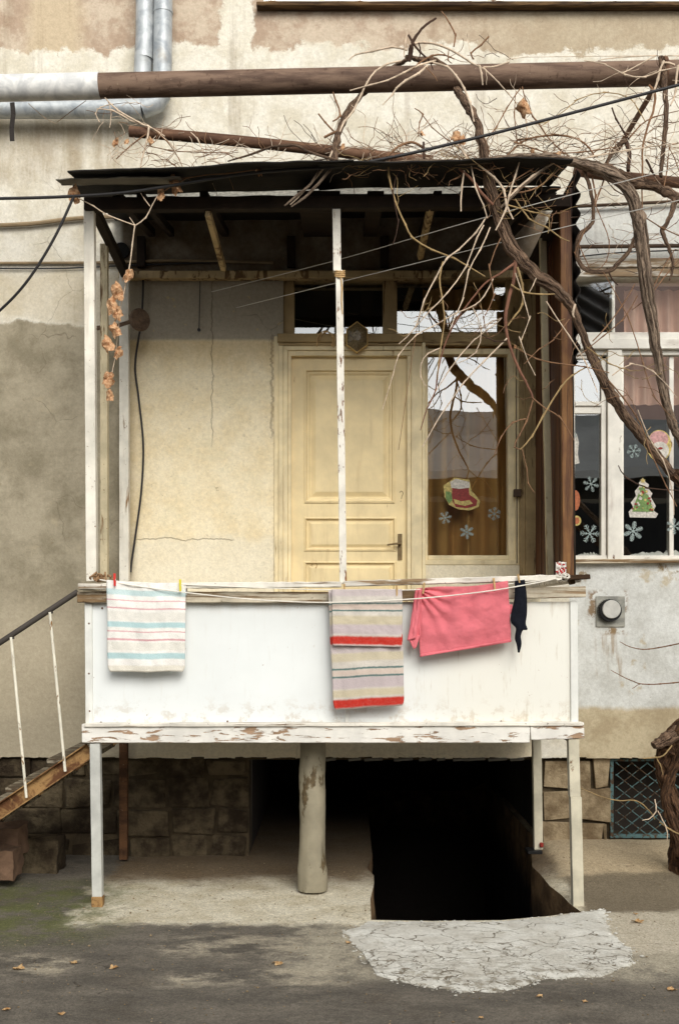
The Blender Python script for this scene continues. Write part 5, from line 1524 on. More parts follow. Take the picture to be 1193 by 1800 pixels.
TW += [
 (v2, 'twig_brown', [(1, 1140, 150, -.02, 3), (1150, 165, -.04, 3.4), (1148, 190, -.06, 3), (1140, 215, -.1, 3), (1130, 250, -.15, 2.6), (1128, 300, -.2, 2.4), (1128, 370, -.2, 1.6)]),
 (v2, 'twig_pale', [(1, 1185, 115, -.02, 3), (1165, 110, -.03, 3), (1155, 140, -.04, 3), (1145, 175, -.05, 2.6)]),
 (v2, 'twig_pale', [(1, 1210, 95, .0, 3), (1190, 120, -.03, 3.2), (1186, 160, -.05, 2.6), (1178, 185, -.08, 2)]),
 (v2, 'twig_pale', [(1, 1193, 118, -.03, 1.6), (1160, 125, -.04, 2), (1130, 135, -.05, 2), (1095, 130, -.04, 1.8), (1060, 112, -.02, 1.4), (1025, 107, .0, 1)]),
 (v2, 'twig_pale', [(1, 1152, 98, .0, 1.6), (1120, 115, -.03, 1.6), (1092, 129, -.05, 1.3)]),
 (v2, 'twig_pale', [(1, 1155, 97, .02, 1.2), (1080, 101, .0, 1.2), (1050, 107, .0, .9)]),
 (v2, 'twig_olive', [(1, 855, 228, -.1, .8), (960, 215, -.1, 1), (1015, 175, -.05, 1.2), (1065, 162, -.02, 1.3), (1105, 172, -.02, 1.4), (1120, 190, -.04, 1.4), (1134, 215, -.1, 1.3)]),
 (v2, 'twig_dark', [(1, 1074, 190, -.1, 2), (1082, 210, -.1, 2.2), (1095, 232, -.1, 2.4), (1105, 245, -.1, 2)]),
 (v2, 'twig_brown', [(1, 1105, 242, -.1, 2.2), (1125, 220, -.1, 1.8), (1150, 205, -.1, 1.5), (1193, 195, -.1, 1)]),
 (v2, 'twig_brown', [(1, 1000, 280, -.3, 1.6), (905, 250, -.28, 1.8), (930, 243, -.26, 2.2), (975, 237, -.25, 2.6), (1015, 245, -.24, 2.4), (1035, 260, -.24, 2.2), (1044, 276, -.25, 2)]),
 (v2, 'twig_brown', [(1, 890, 275, -.28, 2.4), (915, 250, -.26, 2.4), (945, 240, -.25, 2), (985, 238, -.24, 1.5)]),
 (v2, 'twig_pale', [(1, 1000, 284, -.3, 1.8), (1040, 275, -.28, 2), (1100, 265, -.24, 1.8), (1150, 257, -.2, 1.5), (1193, 250, -.18, 1.1)]),
 (v2, 'twig_brown', [(1, 970, 270, -.26, 1.5), (1020, 268, -.24, 1.6), (1080, 258, -.2, 1.4)]),
 (v2, 'twig_dark', [(1, 1135, 280, -.2, 3), (1145, 300, -.2, 3), (1150, 310, -.2, 2.4)]),
 (v2, 'twig_brown', [(1, 1193, 300, -.2, 1.2), (1175, 260, -.15, 1.5), (1170, 300, -.18, 1.6), (1165, 330, -.2, 1.5)]),
 (v2, 'twig_brown', [(1, 1040, 312, -.25, 2.4), (1046, 345, -.25, 2.2), (1040, 370, -.25, 1.8)]),
 (v2, 'twig_brown', [(1, 1060, 315, -.25, 2), (1052, 340, -.25, 1.8), (1044, 365, -.25, 1.4)]),
 (v2, 'twig_brown', [(1, 1065, 318, -.26, 1.4), (1080, 335, -.27, 1.5), (1100, 345, -.27, 1.4), (1112, 352, -.28, 1)]),
 (v2, 'twig_brown', [(1, 1046, 360, -.26, 1.2), (1060, 395, -.26, 1.3), (1070, 425, -.27, 1.2), (1065, 460, -.27, 1.2), (1050, 475, -.27, 1)]),
 (v2, 'twig_brown', [(1, 1012, 420, -.27, 1.2), (1025, 450, -.28, 1.4), (1035, 470, -.28, 1.2)]),
 (v2, 'twig_brown', [(1, 1030, 400, -.28, 1.4), (1020, 420, -.29, 1.6), (1010, 445, -.28, 1.2), (1022, 462, -.28, 1.2)]),
 (v2, 'twig_dark', [(1, 1065, 470, -.28, 2.4), (1075, 490, -.28, 2), (1085, 500, -.28, 1.3)]),
 (v2, 'twig_brown', [(1, 1193, 455, -.2, 1.5), (1165, 490, -.25, 1.5), (1140, 520, -.28, 1.5), (1110, 545, -.28, 1.2)]),
 (v2, 'twig_brown', [(1, 1130, 380, -.28, 1.6), (1160, 400, -.25, 1.6), (1193, 415, -.22, 1.4)]),
 (v2, 'twig_brown', [(1, 1143, 515, -.3, 1.4), (1160, 480, -.28, 1.3), (1185, 440, -.26, 1.1)]),
 (v2, 'twig_brown', [(1, 585, 213, -.12, 1.8), (598, 202, -.08, 2.4), (590, 178, -.05, 2.2), (585, 162, -.05, 1.8)]),
 (v2, 'twig_brown', [(1, 560, 200, -.12, 2), (572, 215, -.12, 2.2), (586, 230, -.15, 2.4)]),
 (v2, 'twig_brown', [(1, 570, 242, -.15, 3), (580, 236, -.16, 3.4), (594, 230, -.16, 3)]),
 (v2, 'bark', [(1, 590, 282, -.28, 4), (545, 268, -.26, 3.4), (520, 256, -.22, 3.6), (480, 258, -.2, 3.4), (450, 268, -.18, 3), (400, 284, -.16, 1.8)]),
 (v2, 'twig_brown', [(1, 745, 262, -.2, 3), (725, 250, -.2, 3.4), (700, 258, -.22, 3), (680, 275, -.24, 2.4)]),
 (v2, 'twig_dark', [(1, 744, 250, -.2, 3), (744, 268, -.24, 3.4), (746, 284, -.28, 2.5)]),
 (v2, 'twig_brown', [(1, 735, 240, -.1, 1.4), (737, 215, -.1, 1.6), (742, 200, -.1, 1.8), (728, 190, -.1, 1.2)]),
 (v2, 'twig_brown', [(1, 742, 202, -.1, 1.4), (760, 225, -.12, 1.3), (785, 245, -.15, 1.3), (815, 268, -.2, 1.6), (825, 282, -.25, 1.8)]),
 (v2, 'twig_pale', [(1, 790, 240, -.2, 2.4), (805, 255, -.25, 3), (822, 280, -.29, 3.4)]),
]
v3 = thing('dry_vine_shoot', 'thin dead vine shoot hung with curled brown leaves by the left posts', 'vine', at(130, 345, -.25))
TW += [
 (v3, 'twig_pale', [(1, 130, 345, -.26, 1.3), (165, 362, -.26, 1.5), (190, 378, -.26, 1.5), (238, 396, -.26, 1.6)]),
 (v3, 'twig_pale', [(1, 238, 396, -.26, 1.6), (257, 382, -.26, 1.6), (268, 360, -.26, 1.4), (283, 335, -.26, 1.2)]),
 (v3, 'twig_pale', [(1, 238, 396, -.26, 1.7), (233, 430, -.25, 1.6), (226, 478, -.24, 1.5), (218, 515, -.23, 1.3), (210, 560, -.22, 1.3), (204, 620, -.2, 1.2), (196, 660, -.2, 1.1), (190, 702, -.2, 1)]),
 (v3, 'twig_pale', [(1, 264, 362, -.26, 1.2), (255, 350, -.26, 1.3), (248, 340, -.26, 1)]),
 (v3, 'twig_pale', [(1, 238, 396, -.26, 1.2), (228, 382, -.26, 1)]),
 (v3, 'twig_brown', [(1, 283, 340, -.26, 1.2), (330, 312, -.26, 1.4), (400, 305, -.26, 1.4), (450, 298, -.26, 1.2)]),
]
v4 = thing('vine_brush', 'tangle of bare pale vine shoots below the silver pipe', 'vine', at(230, 230, .3))
TW += [
 (v4, 'twig_pale', [(1, 170, 190, .1, 1.2), (200, 195, .08, 1.8), (230, 212, .05, 2), (262, 222, .0, 2), (290, 240, .0, 1.6)]),
 (v4, 'twig_pale', [(1, 185, 172, .1, 1.5), (210, 195, .08, 2), (245, 215, .02, 2), (280, 235, .0, 1.5), (310, 262, -.05, 1.2)]),
 (v4, 'twig_pale', [(1, 262, 222, -.02, 2.4), (258, 250, -.04, 2.4), (250, 280, -.08, 2), (246, 300, -.1, 1.4)]),
 (v4, 'twig_brown', [(1, 258, 235, -.02, 1.8), (230, 255, .0, 1.8), (205, 280, .0, 1.4)]),
 (v4, 'twig_brown', [(1, 270, 228, -.02, 1.4), (295, 250, -.03, 1.4), (315, 280, -.05, 1.2), (322, 300, -.1, .9)]),
 (v4, 'twig_brown', [(1, 255, 255, -.02, 1.3), (300, 265, -.05, 1.2), (360, 268, -.08, 1.2), (400, 270, -.1, 1.2), (412, 282, -.12, .9)]),
 (v4, 'twig_pale', [(1, 175, 215, .1, 1.2), (168, 200, .1, 1.3), (178, 188, .1, 1.3), (200, 182, .1, 1.2)]),
 (v4, 'twig_pale', [(1, 194, 225, .1, .9), (196, 200, .1, 1.2), (190, 180, .1, 1)]),
 (v4, 'twig_pale', [(1, 50, 182, .3, .8), (80, 208, .3, 1), (100, 218, .3, .8)]),
 (v4, 'twig_brown', [(1, 100, 215, .3, .7), (125, 196, .3, .9), (152, 176, .3, .8)]),
 (v4, 'twig_pale', [(1, 335, 233, -.02, 1), (348, 245, -.03, 1.6), (358, 270, -.05, 1.4), (362, 290, -.08, 1)]),
]
for i, (par, mat, pts) in enumerate(TW):
    p = [pts[0][1:]] + list(pts[1:])
    if len(p[0]) == 4 and len(p) > 1:
        thin = max(q[3] for q in p) < 3.4
        limb(par, 'twig' if thin else 'branch', p, mat, 1.5 if thin else .9, i * 1.7, 0, 7, 2 if thin else 5)
# fine tangles nobody could count
def tangle(parent, boxes, mats, seed):
    rnd = random.Random(seed)
    bs = [MB() for _ in mats]
    for (x0, x1, y0, y1, Ya, Yb, n, ln) in boxes:
        for k in range(n):
            x, y, Y = rnd.uniform(x0, x1), rnd.uniform(y0, y1), rnd.uniform(Ya, Yb)
            a = rnd.choice([0, math.pi]) + rnd.gauss(0, .55)
            l = ln * rnd.uniform(.5, 1.3); m_ = 7
            pts = []
            r = rnd.uniform(.45, 1.05)
            for s in range(m_):
                pts.append((x, y, Y, r * (1 - .55 * s / m_)))
                a += rnd.gauss(0, .33); x += math.cos(a) * l / m_; y += math.sin(a) * l / m_ - .6; Y += rnd.gauss(0, .015)
            P, Rr = vine_path(pts, 3, .8, k)
            i = rnd.randrange(len(bs))
            bs[i].tube(P, Rr, 5, True)
            if rnd.random() < .6:
                j = rnd.randrange(4, len(P) - 3); d = Vector((rnd.gauss(0, .05), rnd.gauss(0, .02), rnd.uniform(.0, .08)))
                bs[i].tube([P[j], P[j] + d * .5 + Vector((.006, 0, 0)), P[j] + d], [Rr[j] * .8, Rr[j] * .7, Rr[j] * .3], 5, True)
    for b, m_ in zip(bs, mats):
        if b.f:
            o = b.build('fine_shoots', m_, parent, sharp=60); o['kind'] = 'stuff'
tangle(v2, [(560, 960, 255, 285, -.25, .3, 190, 90), (950, 1180, 235, 300, -.28, .0, 85, 100), (1000, 1190, 310, 480, -.2, .6, 40, 90), (1090, 1190, 110, 330, -.15, .2, 34, 90), (860, 1100, 160, 260, -.1, .2, 16, 90), (700, 930, 70, 130, -.05, .2, 10, 70)], ['twig_brown', 'twig_pale', 'twig_brown', 'twig_pale', 'twig_dark'], 5)
tangle(v4, [(190, 520, 262, 298, -.2, .1, 60, 80), (170, 290, 175, 240, -.02, .3, 12, 70)], ['twig_brown', 'twig_pale'], 9)
tangle(v1, [(720, 880, 540, 600, -.3, -.25, 14, 70), (840, 1000, 290, 400, -.34, -.25, 26, 70), (620, 840, 275, 310, -.36, -.28, 26, 60), (900, 1010, 560, 700, -.3, -.25, 10, 60), (1030, 1190, 600, 760, -.32, -.28, 14, 80)], ['twig_olive', 'twig_brown'], 13)
# low shoots of the trunk base and on the wall to the right
limb(v1, 'twig', [(1180, 1310, .3, 1.6), (1165, 1328, .28, 1.8), (1145, 1332, .25, 1.6), (1128, 1333, .22, 1)], 'twig_olive', 1, 3)
limb(v1, 'twig', [(1150, 1328, .27, 1.4), (1160, 1345, .27, 1.3), (1164, 1362, .27, 1)], 'twig_olive', 1, 5)
limb(v1, 'twig', [(1020, 1385, .4, .7), (1055, 1400, .38, 1.1), (1085, 1407, .36, 1.5), (1118, 1408, .34, 1.6), (1140, 1425, .34, 1.5), (1150, 1440, .36, 1.2)], 'twig_olive', 1, 7)
limb(v1, 'twig', [(1150, 1405, .4, 1.4), (1152, 1425, .36, 1.6), (1142, 1438, .34, 1.4), (1128, 1442, .32, .9)], 'twig_pale', 1, 9)
limb(v1, 'twig', [(1155, 1425, .4, 1.2), (1170, 1455, .36, 1.5), (1172, 1478, .35, 1)], 'twig_pale', 1, 11)
limb(v1, 'twig', [(1158, 1445, .4, 2), (1180, 1460, .34, 2), (1200, 1470, .3, 1.6)], 'twig_olive', 1, 12)
limb(v1, 'twig', [(1088, 1128, .6, .8), (1110, 1138, .58, 1.1), (1140, 1141, .56, 1.4), (1200, 1130, .5, 1.7)], 'twig_brown', 1, 13)
limb(v1, 'twig', [(1073, 1178, .6, .8), (1110, 1197, .58, 1.2), (1140, 1203, .56, 1.4), (1210, 1198, .5, 1.8)], 'twig_brown', 1, 15)
limb(v1, 'twig', [(1110, 1210, .58, .8), (1125, 1202, .57, 1)], 'twig_brown', 1, 16)

def leaf_mesh(b, c, s, rnd, flat=False):
    """a lobed vine leaf, curled and crumpled"""
    n, m_ = 20, 4
    rot = rnd.uniform(0, 6.28); cu = rnd.uniform(.8, 1.5); sd_ = rnd.uniform(0, 50)
    tilt = rnd.uniform(-.6, .6)
    vs, fs = [], []
    for i in range(m_ + 1):
        for k in range(n):
            t = 2 * math.pi * k / n
            lobe = 1 + (.24 if flat else .13) * math.cos(5 * t) + .10 * math.cos(9 * t + 1)
            r = s * lobe * i / m_ * (.75 + .25 * nz(math.cos(t) * 2, math.sin(t) * 2, sd_))
            x, y = r * math.cos(t), r * math.sin(t)
            if flat:
                z = .25 * s * (nz(x / s * 1.6, y / s * 1.6, sd_) + .8 * (i / m_) ** 2 * (.5 + .5 * math.cos(2 * t + sd_)))
                vs.append(Vector((x * .95, y * .8, z + .12 * s)))
            else:
                a = x / s * cu * 1.6
                X = math.sin(a) * s * .62 + .18 * s * nz(x / s * 2.5, y / s * 2.5, sd_ + 9); D = (1 - math.cos(a)) * s * .8 + .55 * s * nz(x / s * 2.4, y / s * 2.4, sd_)
                Z = y * 1.25 + .2 * s * nz(x / s * 2, y / s * 3, sd_ + 4)
                X2 = X * math.cos(tilt) - Z * math.sin(tilt); Z2 = X * math.sin(tilt) + Z * math.cos(tilt)
                vs.append(Vector((X2, D - .2 * s, Z2)))
    for i in range(m_):
        for k in range(n):
            a, b_ = i * n + k, i * n + (k + 1) % n
            fs.append((a, a + n, b_ + n, b_) if i else (a, a + n, b_ + n))
    b.mesh([Vector(c) + v for v in vs], fs)
rnd = random.Random(3)
for px, py, r in ((130, 343, 12), (308, 325, 13), (283, 343, 9), (225, 484, 9), (205, 513, 12), (198, 540, 13), (208, 552, 10), (203, 580, 10), (190, 606, 11), (208, 620, 9), (190, 667, 11), (193, 696, 8)):
    b = MB(); leaf_mesh(b, at(px, py, -.26), r * .0046, rnd); b.build('dry_leaf', 'leaf', v3, sharp=70)
for par, l in ((v1, ((922, 190, 15), (800, 240, 11), (812, 246, 9), (905, 610, 4))), (v2, ((455, 302, 9), (602, 258, 6), (980, 272, 7), (935, 268, 8), (742, 235, 5))), (v4, ((203, 250, 9), (222, 250, 6), (265, 248, 8)))):
    for px, py, r in l:
        b = MB(); leaf_mesh(b, at(px, py, -.1 if par is v4 else -.27), r * .0034, rnd); b.build('dry_leaf', 'leaf', par, sharp=70)

# fallen leaves
ML = []
for k in range(4):
    b = MB(); leaf_mesh(b, (0, 0, 0), .04, rnd, True)
    o = b.build('fallen_leaf', 'leaf_ground', None, sharp=70)
    ML.append(o.data); bpy.data.objects.remove(o)
LV = [(32, 1699, 1.0, 'broad ochre fallen leaf, leftmost on the tarmac near the pale scuff'), (130, 1688, .75, 'curled fallen leaf on the tarmac just right of the leftmost leaf'), (201, 1698, .8, 'fallen leaf lying alone on dark tarmac below the left leg'),
      (488, 1693, .95, 'flat tan fallen leaf on the pale scuff before the balcony'), (612, 1656, .6, 'small fallen leaf at the left tip of the cracked apron'), (12, 1768, .6, 'small fallen leaf at the bottom left corner of the tarmac'),
      (108, 1775, .6, 'reddish fallen leaf low on the left tarmac'), (948, 1747, .55, 'pale fallen leaf just below the cracked apron'), (1120, 1592, 1.1, 'large fallen leaf on the dark tar patch by the right leg'),
      (1116, 1579, .5, 'small fallen leaf behind the large one on the tar patch'), (1180, 1733, .8, 'fallen leaf at the right edge of the tarmac'), (690, 1797, .8, 'fallen leaf cut by the bottom edge of the photo'),
      (1028, 1756, .5, 'scrap of fallen leaf on tarmac below the right tip of the apron'), (845, 1782, .45, 'tiny brown fallen leaf on the lower right tarmac')]
for k, (px, py, s, lab) in enumerate(LV):
    p = gnd(px, py, .1 if (px > 1030 and py < 1600) else 0)
    p.z = gz(p.x, p.y) + .002
    o = bpy.data.objects.new('fallen_leaf', ML[k % 4])
    COL.objects.link(o); o.location = p; o.rotation_euler = (0, 0, k * 1.9); o.scale = (s, s, s)
    tag(o, lab, 'leaf', 'fallen leaves on the ground')
# grit
b = MB(); rnd = random.Random(8)
for k in range(1500):
    x, y = rnd.uniform(-2.2, 2.2), rnd.uniform(-2.0, 1.2)
    if inside((x, y), PIT): continue
    s = rnd.uniform(.002, .006) * (1.8 if rnd.random() < .06 else 1); c = Vector((x, y, gz(x, y) + s * .3))
    v = [c + Vector((rnd.uniform(.6, 1.2) * s * a, rnd.uniform(.6, 1.2) * s * d, rnd.uniform(.6, 1.2) * s * e * .7)) for a, d, e in ((1, 0, 0), (-1, 0, 0), (0, 1, 0), (0, -1, 0), (0, 0, 1), (0, 0, -1))]
    b.mesh(v, [(0, 2, 4), (2, 1, 4), (1, 3, 4), (3, 0, 4), (2, 0, 5), (1, 2, 5), (3, 1, 5), (0, 3, 5)])
o = b.build('gravel', 'block', None); o['kind'] = 'stuff'

# ------------------------------------------------------------------ cables, wires, clothes lines
tag(wire([(-250, 352, -.3), (0, 349, -.3), (128, 345, -.3), (240, 336, -.3), (400, 310, -.3), (500, 299, -.31), (600, 292, -.32), (700, 274, -.33), (800, 251, -.33), (900, 226, -.33), (1193, 149, -.33), (1500, 70, -.33)], .0092, 10).build('power_cable', 'cable', None, org=at(600, 292, -.32)), 'long black cable along the roof edge rising to the right pipe', 'cable')
tag(wire([(130, 346, -.3), (95, 420, -.28), (50, 492, -.25), (0, 546, -.2), (-80, 610, -.1)], .0085, 8).build('power_cable', 'cable', None, org=at(130, 346, -.3)), 'black cable curving down from the roof corner to the left edge', 'cable')
tag(wire([(372, 513, 1.2), (600, 455, .5), (860, 380, -.2), (1193, 294, -.7), (1500, 215, -1)], .0026, 6).build('line_wire', 'wire', None, org=at(860, 380, 0)), 'upper of two thin steel wires slanting across the porch', 'wire')
tag(wire([(415, 541, 1.2), (600, 495, .5), (980, 402, -.2), (1193, 352, -.6), (1500, 280, -1)], .0026, 6).build('line_wire', 'wire', None, org=at(980, 402, 0)), 'lower of two thin steel wires slanting across the porch', 'wire')
tag(wire([(176, 1019, -.10), (240, 1030, -.125), (330, 1042, -.14), (450, 1054, -.15), (577, 1059, -.165), (723, 1053, -.17), (850, 1040, -.165), (940, 1025, -.14), (984, 1015, -.10)], .0036, 6).build('clothes_line', 'cord', None, org=at(577, 1059, -.12)), 'slack white clothes line sagging before the hung laundry', 'clothes line')
tag(wire([(176, 1020, -.09), (330, 1028, -.112), (577, 1037, -.112), (720, 1037, -.112), (900, 1026, -.112), (984, 1016, -.09)], .003, 6).build('clothes_line', 'cord', None, org=at(577, 1037, -.11)), 'tauter clothes line that carries the laundry along the rail', 'clothes line')
# knots at both ends
def bundle(px, py, Y, s, n, mat, seed):
    rnd = random.Random(seed); b = MB()
    for k in range(n):
        t0 = rnd.uniform(0, 6.28); r = rnd.uniform(.35, 1) * s; cx_, cy_ = rnd.gauss(0, s * .45), rnd.gauss(0, s * .22)
        tl = rnd.uniform(.2, .8)
        pts = [at(px + cx_ + r * math.cos(t), py + cy_ + r * tl * math.sin(t), Y + .02 * math.sin(t * 1.7 + k)) for t in [t0 + i / 12 * rnd.uniform(3.5, 6.2) for i in range(13)]]
        b.tube(pts, rnd.uniform(.003, .006), 6)
    return b
k1 = bundle(172, 1016, -.08, 9, 12, 'twine', 2)
for k in range(6): k1.tube([at(166 + k * 6, 1013, -.07), at(170 + k * 5, 1006 + (k % 3) * 5, -.09), at(160 + k * 9, 1014 + (k % 2) * 8, -.1)], .006, 6)
tag(k1.build('twine_knot', 'twine', None, org=at(172, 1018, -.08)), 'tangled brown twine knotted round the left end of the rail', 'twine')
k2 = bundle(988, 1014, -.09, 9, 9, 'cord', 6)
tag(k2.build('cord_knot', 'cord', None, org=at(988, 1014, -.09)), 'white cord knotted round the right end of the rail', 'cord')
b = MB()
vs, fs = [], []
for i in range(9):
    for j in range(9):
        vs.append(at(976 + i * 2.3, 988 + j * 3 + 2 * nz(i * .5, j * .3), -.10 + .012 * nz(i * .6, j * .6, 3) * 2))
for i in range(8):
    for j in range(8):
        a = i * 9 + j; fs.append((a, a + 9, a + 10, a + 1)); 
b.mesh(vs, fs)
b.mi = [1 if (abs(nz((i // 8) * .45 + 3, (i % 8) * .5)) > .22 and i % 3) else 0 for i in range(64)]
tag(b.build('rag', ['rag', 'rag_red'], None, org=at(985, 1000, -.1), solid=.003), 'white rag with red print tied at the right end of the rail', 'rag')

# ------------------------------------------------------------------ laundry
def cloth(name, quad, Y, folds, mats, label, cat, amp=.010, n=44, m=48, parent=None, over=0.0, v_rng=(0, 1), sag=0.0, wave_pts=None, seed=1.0, edge=0.0, bell=0.0, burst=None):
    """a hanging cloth: quad = top-left, top-right, bottom-right, bottom-left in photo pixels; `over` folds it back over its line"""
    b = MB()
    (ax, ay), (bx, by), (cx_, cy_), (dx, dy) = quad
    vs, uv, fs = [], [], []
    rows = []
    if over: rows += [(-.10, k) for k in (over, over * .6, over * .25)]
    rows += [(j / m, 0) for j in range(m + 1)]
    for (v, ov) in rows:
        for i in range(n + 1):
            u = i / n
            vv = max(v, 0)
            px = (ax * (1 - u) + bx * u) * (1 - vv) + (dx * (1 - u) + cx_ * u) * vv
            py = (ay * (1 - u) + by * u) * (1 - vv) + (dy * (1 - u) + cy_ * u) * vv
            if vv > .93:
                cr = (vv - .93) / .07
                px += (.5 - u) * 9 * cr * cr * edge
            py += sag * math.sin(u * math.pi * 2 + seed) * (1 - vv) + 2.2 * edge * nz(u * 3, seed) * vv
            px += 1.6 * nz(vv * 3.5, seed + (0 if u < .5 else 8)) * (abs(u - .5) * 2)
            f = sum(a * math.sin(6.283 * (w * u + ph + dr * vv)) * (st + (1 - st) * (1 - vv)) for a, w, ph, dr, st in folds)
            y = Y + amp * f + amp * .7 * nz(u * 5, vv * 5, seed) + bell * vv * vv
            y += .0028 * nz(u * 13, vv * 9, seed + 3) + .0016 * nz(u * 30, vv * 22, seed + 6)
            if burst:
                bx_, by_ = px - burst[0], py - burst[1]
                th, dd = math.atan2(by_, bx_), math.hypot(bx_, by_)
                y += .014 * math.sin(th * 17 + 1.5 * nz(dd * .03, th * 2)) * min(1, dd / 14) * math.exp(-dd / 60)
            p = at(px, py, y)
            if v < 0:
                p = at(px, py, Y) + Vector((0, .045 if ov < over * .5 else .06, .012 - ov))
            vs.append(p); uv.append((u, v_rng[0] + (v_rng[1] - v_rng[0]) * vv))
    w_ = n + 1
    for j in range(len(rows) - 1):
        for i in range(n):
            a = j * w_ + i; fs.append((a, a + w_, a + w_ + 1, a + 1))
    b.mesh(vs, fs, 0, uv)
    o = b.build(name, mats, parent, sharp=80, org=at((ax + bx) / 2, (ay + by) / 2, Y), solid=.006)
    if label: tag(o, label, cat)
    return o
BLU, PNK = A(166, 214, 218), A(226, 150, 156)
MT['towel_a'] = stripes('striped_towel_blue', A(250, 246, 238, .95), [(.085, .15, BLU, .6), (.20, .212, PNK, .75), (.285, .30, PNK, .8), (.33, .43, A(232, 228, 210), .35), (.445, .505, BLU, .75), (.545, .557, PNK, .75), (.63, .65, PNK, .8), (.67, .76, A(228, 224, 204), .4), (.79, .855, BLU, .75), (.93, 1.0, A(238, 230, 206), .6)])
cloth('striped_towel', [(188, 1021), (327, 1027), (325, 1181), (190, 1181)], -.115, [(.6, 1.2, .1, .1, .6), (.5, 2.7, .4, -.1, .3)], 'towel_a', 'white towel with pale blue and pink stripes on the rail', 'towel', .011, sag=-1.2, edge=1.0, over=.08, seed=2, bell=.02)
TEAL, TAN, LIL, RED = A(66, 112, 108), A(214, 200, 164), A(206, 190, 192), A(206, 58, 46)
def halfs(o=0.0, k=1.0):
    f = lambda a, b_, c, s: (o + a * k, o + b_ * k, c, s)
    return [f(.0, .12, LIL, .7), f(.235, .262, TEAL, .9), f(.27, .355, A(226, 200, 184), .7), f(.365, .392, TEAL, .9), f(.47, .63, TAN, .75), f(.63, .80, LIL, .85), f(.835, .985, RED, 1)]
MT['towel_b'] = stripes('striped_towel_red', A(224, 216, 204), halfs(0, .46) + [(.46, .53, LIL, .7), (.53, .60, TAN, .7), (.655, .671, TEAL, .9), (.675, .72, A(226, 200, 184), .6), (.722, .739, TEAL, .9), (.74, .83, LIL, .85), (.84, .90, TAN, .75), (.918, .99, RED, 1)])
tw = cloth('striped_towel', [(577, 1038), (706, 1036), (710, 1240), (586, 1248)], -.122, [(.6, 1.0, .2, .1, .5), (.4, 2.3, .1, .1, .4)], 'towel_b', 'lilac towel with teal lines and red bands, folded double', 'towel', .010, sag=-1.0, v_rng=(0, 1), edge=.7, seed=4, over=.06, bell=.015)
cloth('front_flap', [(583, 1036), (706, 1035.5), (706, 1137), (584, 1135)], -.142, [(.6, 1.0, .3, .1, .6), (.45, 2.2, .6, .1, .4)], 'towel_b', None, None, .007, v_rng=(0, .465), edge=.4, seed=6, parent=tw)
sh = cloth('t_shirt', [(731, 1037), (892, 1023), (898, 1128), (738, 1154)], -.125, [(.8, .8, .15, .2, .6), (.55, 3.2, .3, .5, .35), (.22, 5.0, .1, 1.1, .05)], 'pink', 'coral pink shirt pegged on the clothes line', 'shirt', .015, burst=(733, 1036), n=90, m=70, sag=-2.2, edge=.25, seed=7, over=.09, bell=.03)
cloth('sleeve', [(730, 1038), (742, 1036), (738, 1120), (716, 1126)], -.137, [(1, 1.0, .1, .3, .8), (.6, 2.1, .3, .3, .6)], 'pink', None, None, .009, 18, 30, parent=sh, seed=9)
cloth('sleeve', [(717, 1122), (738, 1116), (731, 1138), (727, 1141)], -.134, [(1, .6, .1, .3, .8)], 'pink', None, None, .004, 12, 10, parent=sh, seed=11)
cloth('hem', [(738, 1150), (898, 1124.5), (898, 1128.5), (738, 1154.5)], -.108, [(.9, .8, .15, .2, .6)], 'pink', None, None, .008, 40, 3, parent=sh, seed=7)
cloth('sleeve', [(890, 1064), (899, 1062), (903, 1075), (893, 1082)], -.112, [(1, .6, .1, .3, .8)], 'pink', None, None, .004, 10, 10, parent=sh, seed=13)
# black sock-like cloth
out_l = [(904, 1021), (904, 1040), (903, 1058), (898, 1078), (897, 1092), (903, 1100), (906, 1106), (905, 1122), (908, 1132), (910.5, 1147)]
out_r = [(921, 1019), (924, 1040), (925, 1060), (925, 1080), (923, 1096), (926, 1106), (918, 1107), (914, 1118), (915, 1132), (911.5, 1147)]
b = MB(); vs, fs = [], []
L_, R_ = smooth_path(out_l, 4), smooth_path(out_r, 4)
for j, (l, r_) in enumerate(zip(L_, R_)):
    for i in range(9):
        u = i / 8
        px, py = l[0] * (1 - u) + r_[0] * u, l[1] * (1 - u) + r_[1] * u
        vs.append(at(px, py, -.125 - .012 * math.sin(u * math.pi) + .006 * nz(u * 4, j * .2)))
for j in range(len(L_) - 1):
    for i in range(8):
        a = j * 9 + i; fs.append((a, a + 9, a + 10, a + 1))
b.mesh(vs, fs)
tag(b.build('sock', 'black_cloth', None, sharp=80, org=at(912, 1020, -.12), solid=.008), 'crumpled black sock pegged right of the pink shirt', 'sock')
# pegs
def peg(px, py, h, mat, lab, tilt=0.0):
    c = at(px, py, -.133)
    r_ = thing('clothes_peg', lab, 'clothes peg', c, 'clothes pegs on the line')
    L = h * .0034
    for s in (-1, 1):
        b = MB()
        dx = math.sin(tilt)
        p0 = c + Vector((-dx * L / 2, s * .006 + (.004 if s > 0 else -.004), L / 2)); p1 = c + Vector((dx * L / 2, s * .0065, -L / 2))
        b.bar(p0, p1, .0105, .006, (0, 1, 0), 3, .0004, px); b.build('jaw', mat, r_, .001)
    b = MB(); b.tube([c + Vector((-.007, 0, 0)), c + Vector((.007, 0, 0))], .005, 8); b.build('spring', 'wire', r_)
peg(202, 1019, 22, 'peg_red', 'red plastic peg on the blue striped towel', .02)
peg(317, 1029, 21, 'peg_yellow', 'yellow plastic peg on the blue striped towel', .03)
peg(605, 1038, 24, 'peg_wood', 'pale wooden peg on the left of the lilac towel', .0)
peg(697, 1039, 20, 'peg_wood', 'darker wooden peg on the right of the lilac towel', .03)
peg(744, 1034, 20, 'peg_wood', 'wooden peg at the bunched left corner of the pink shirt', -.14)
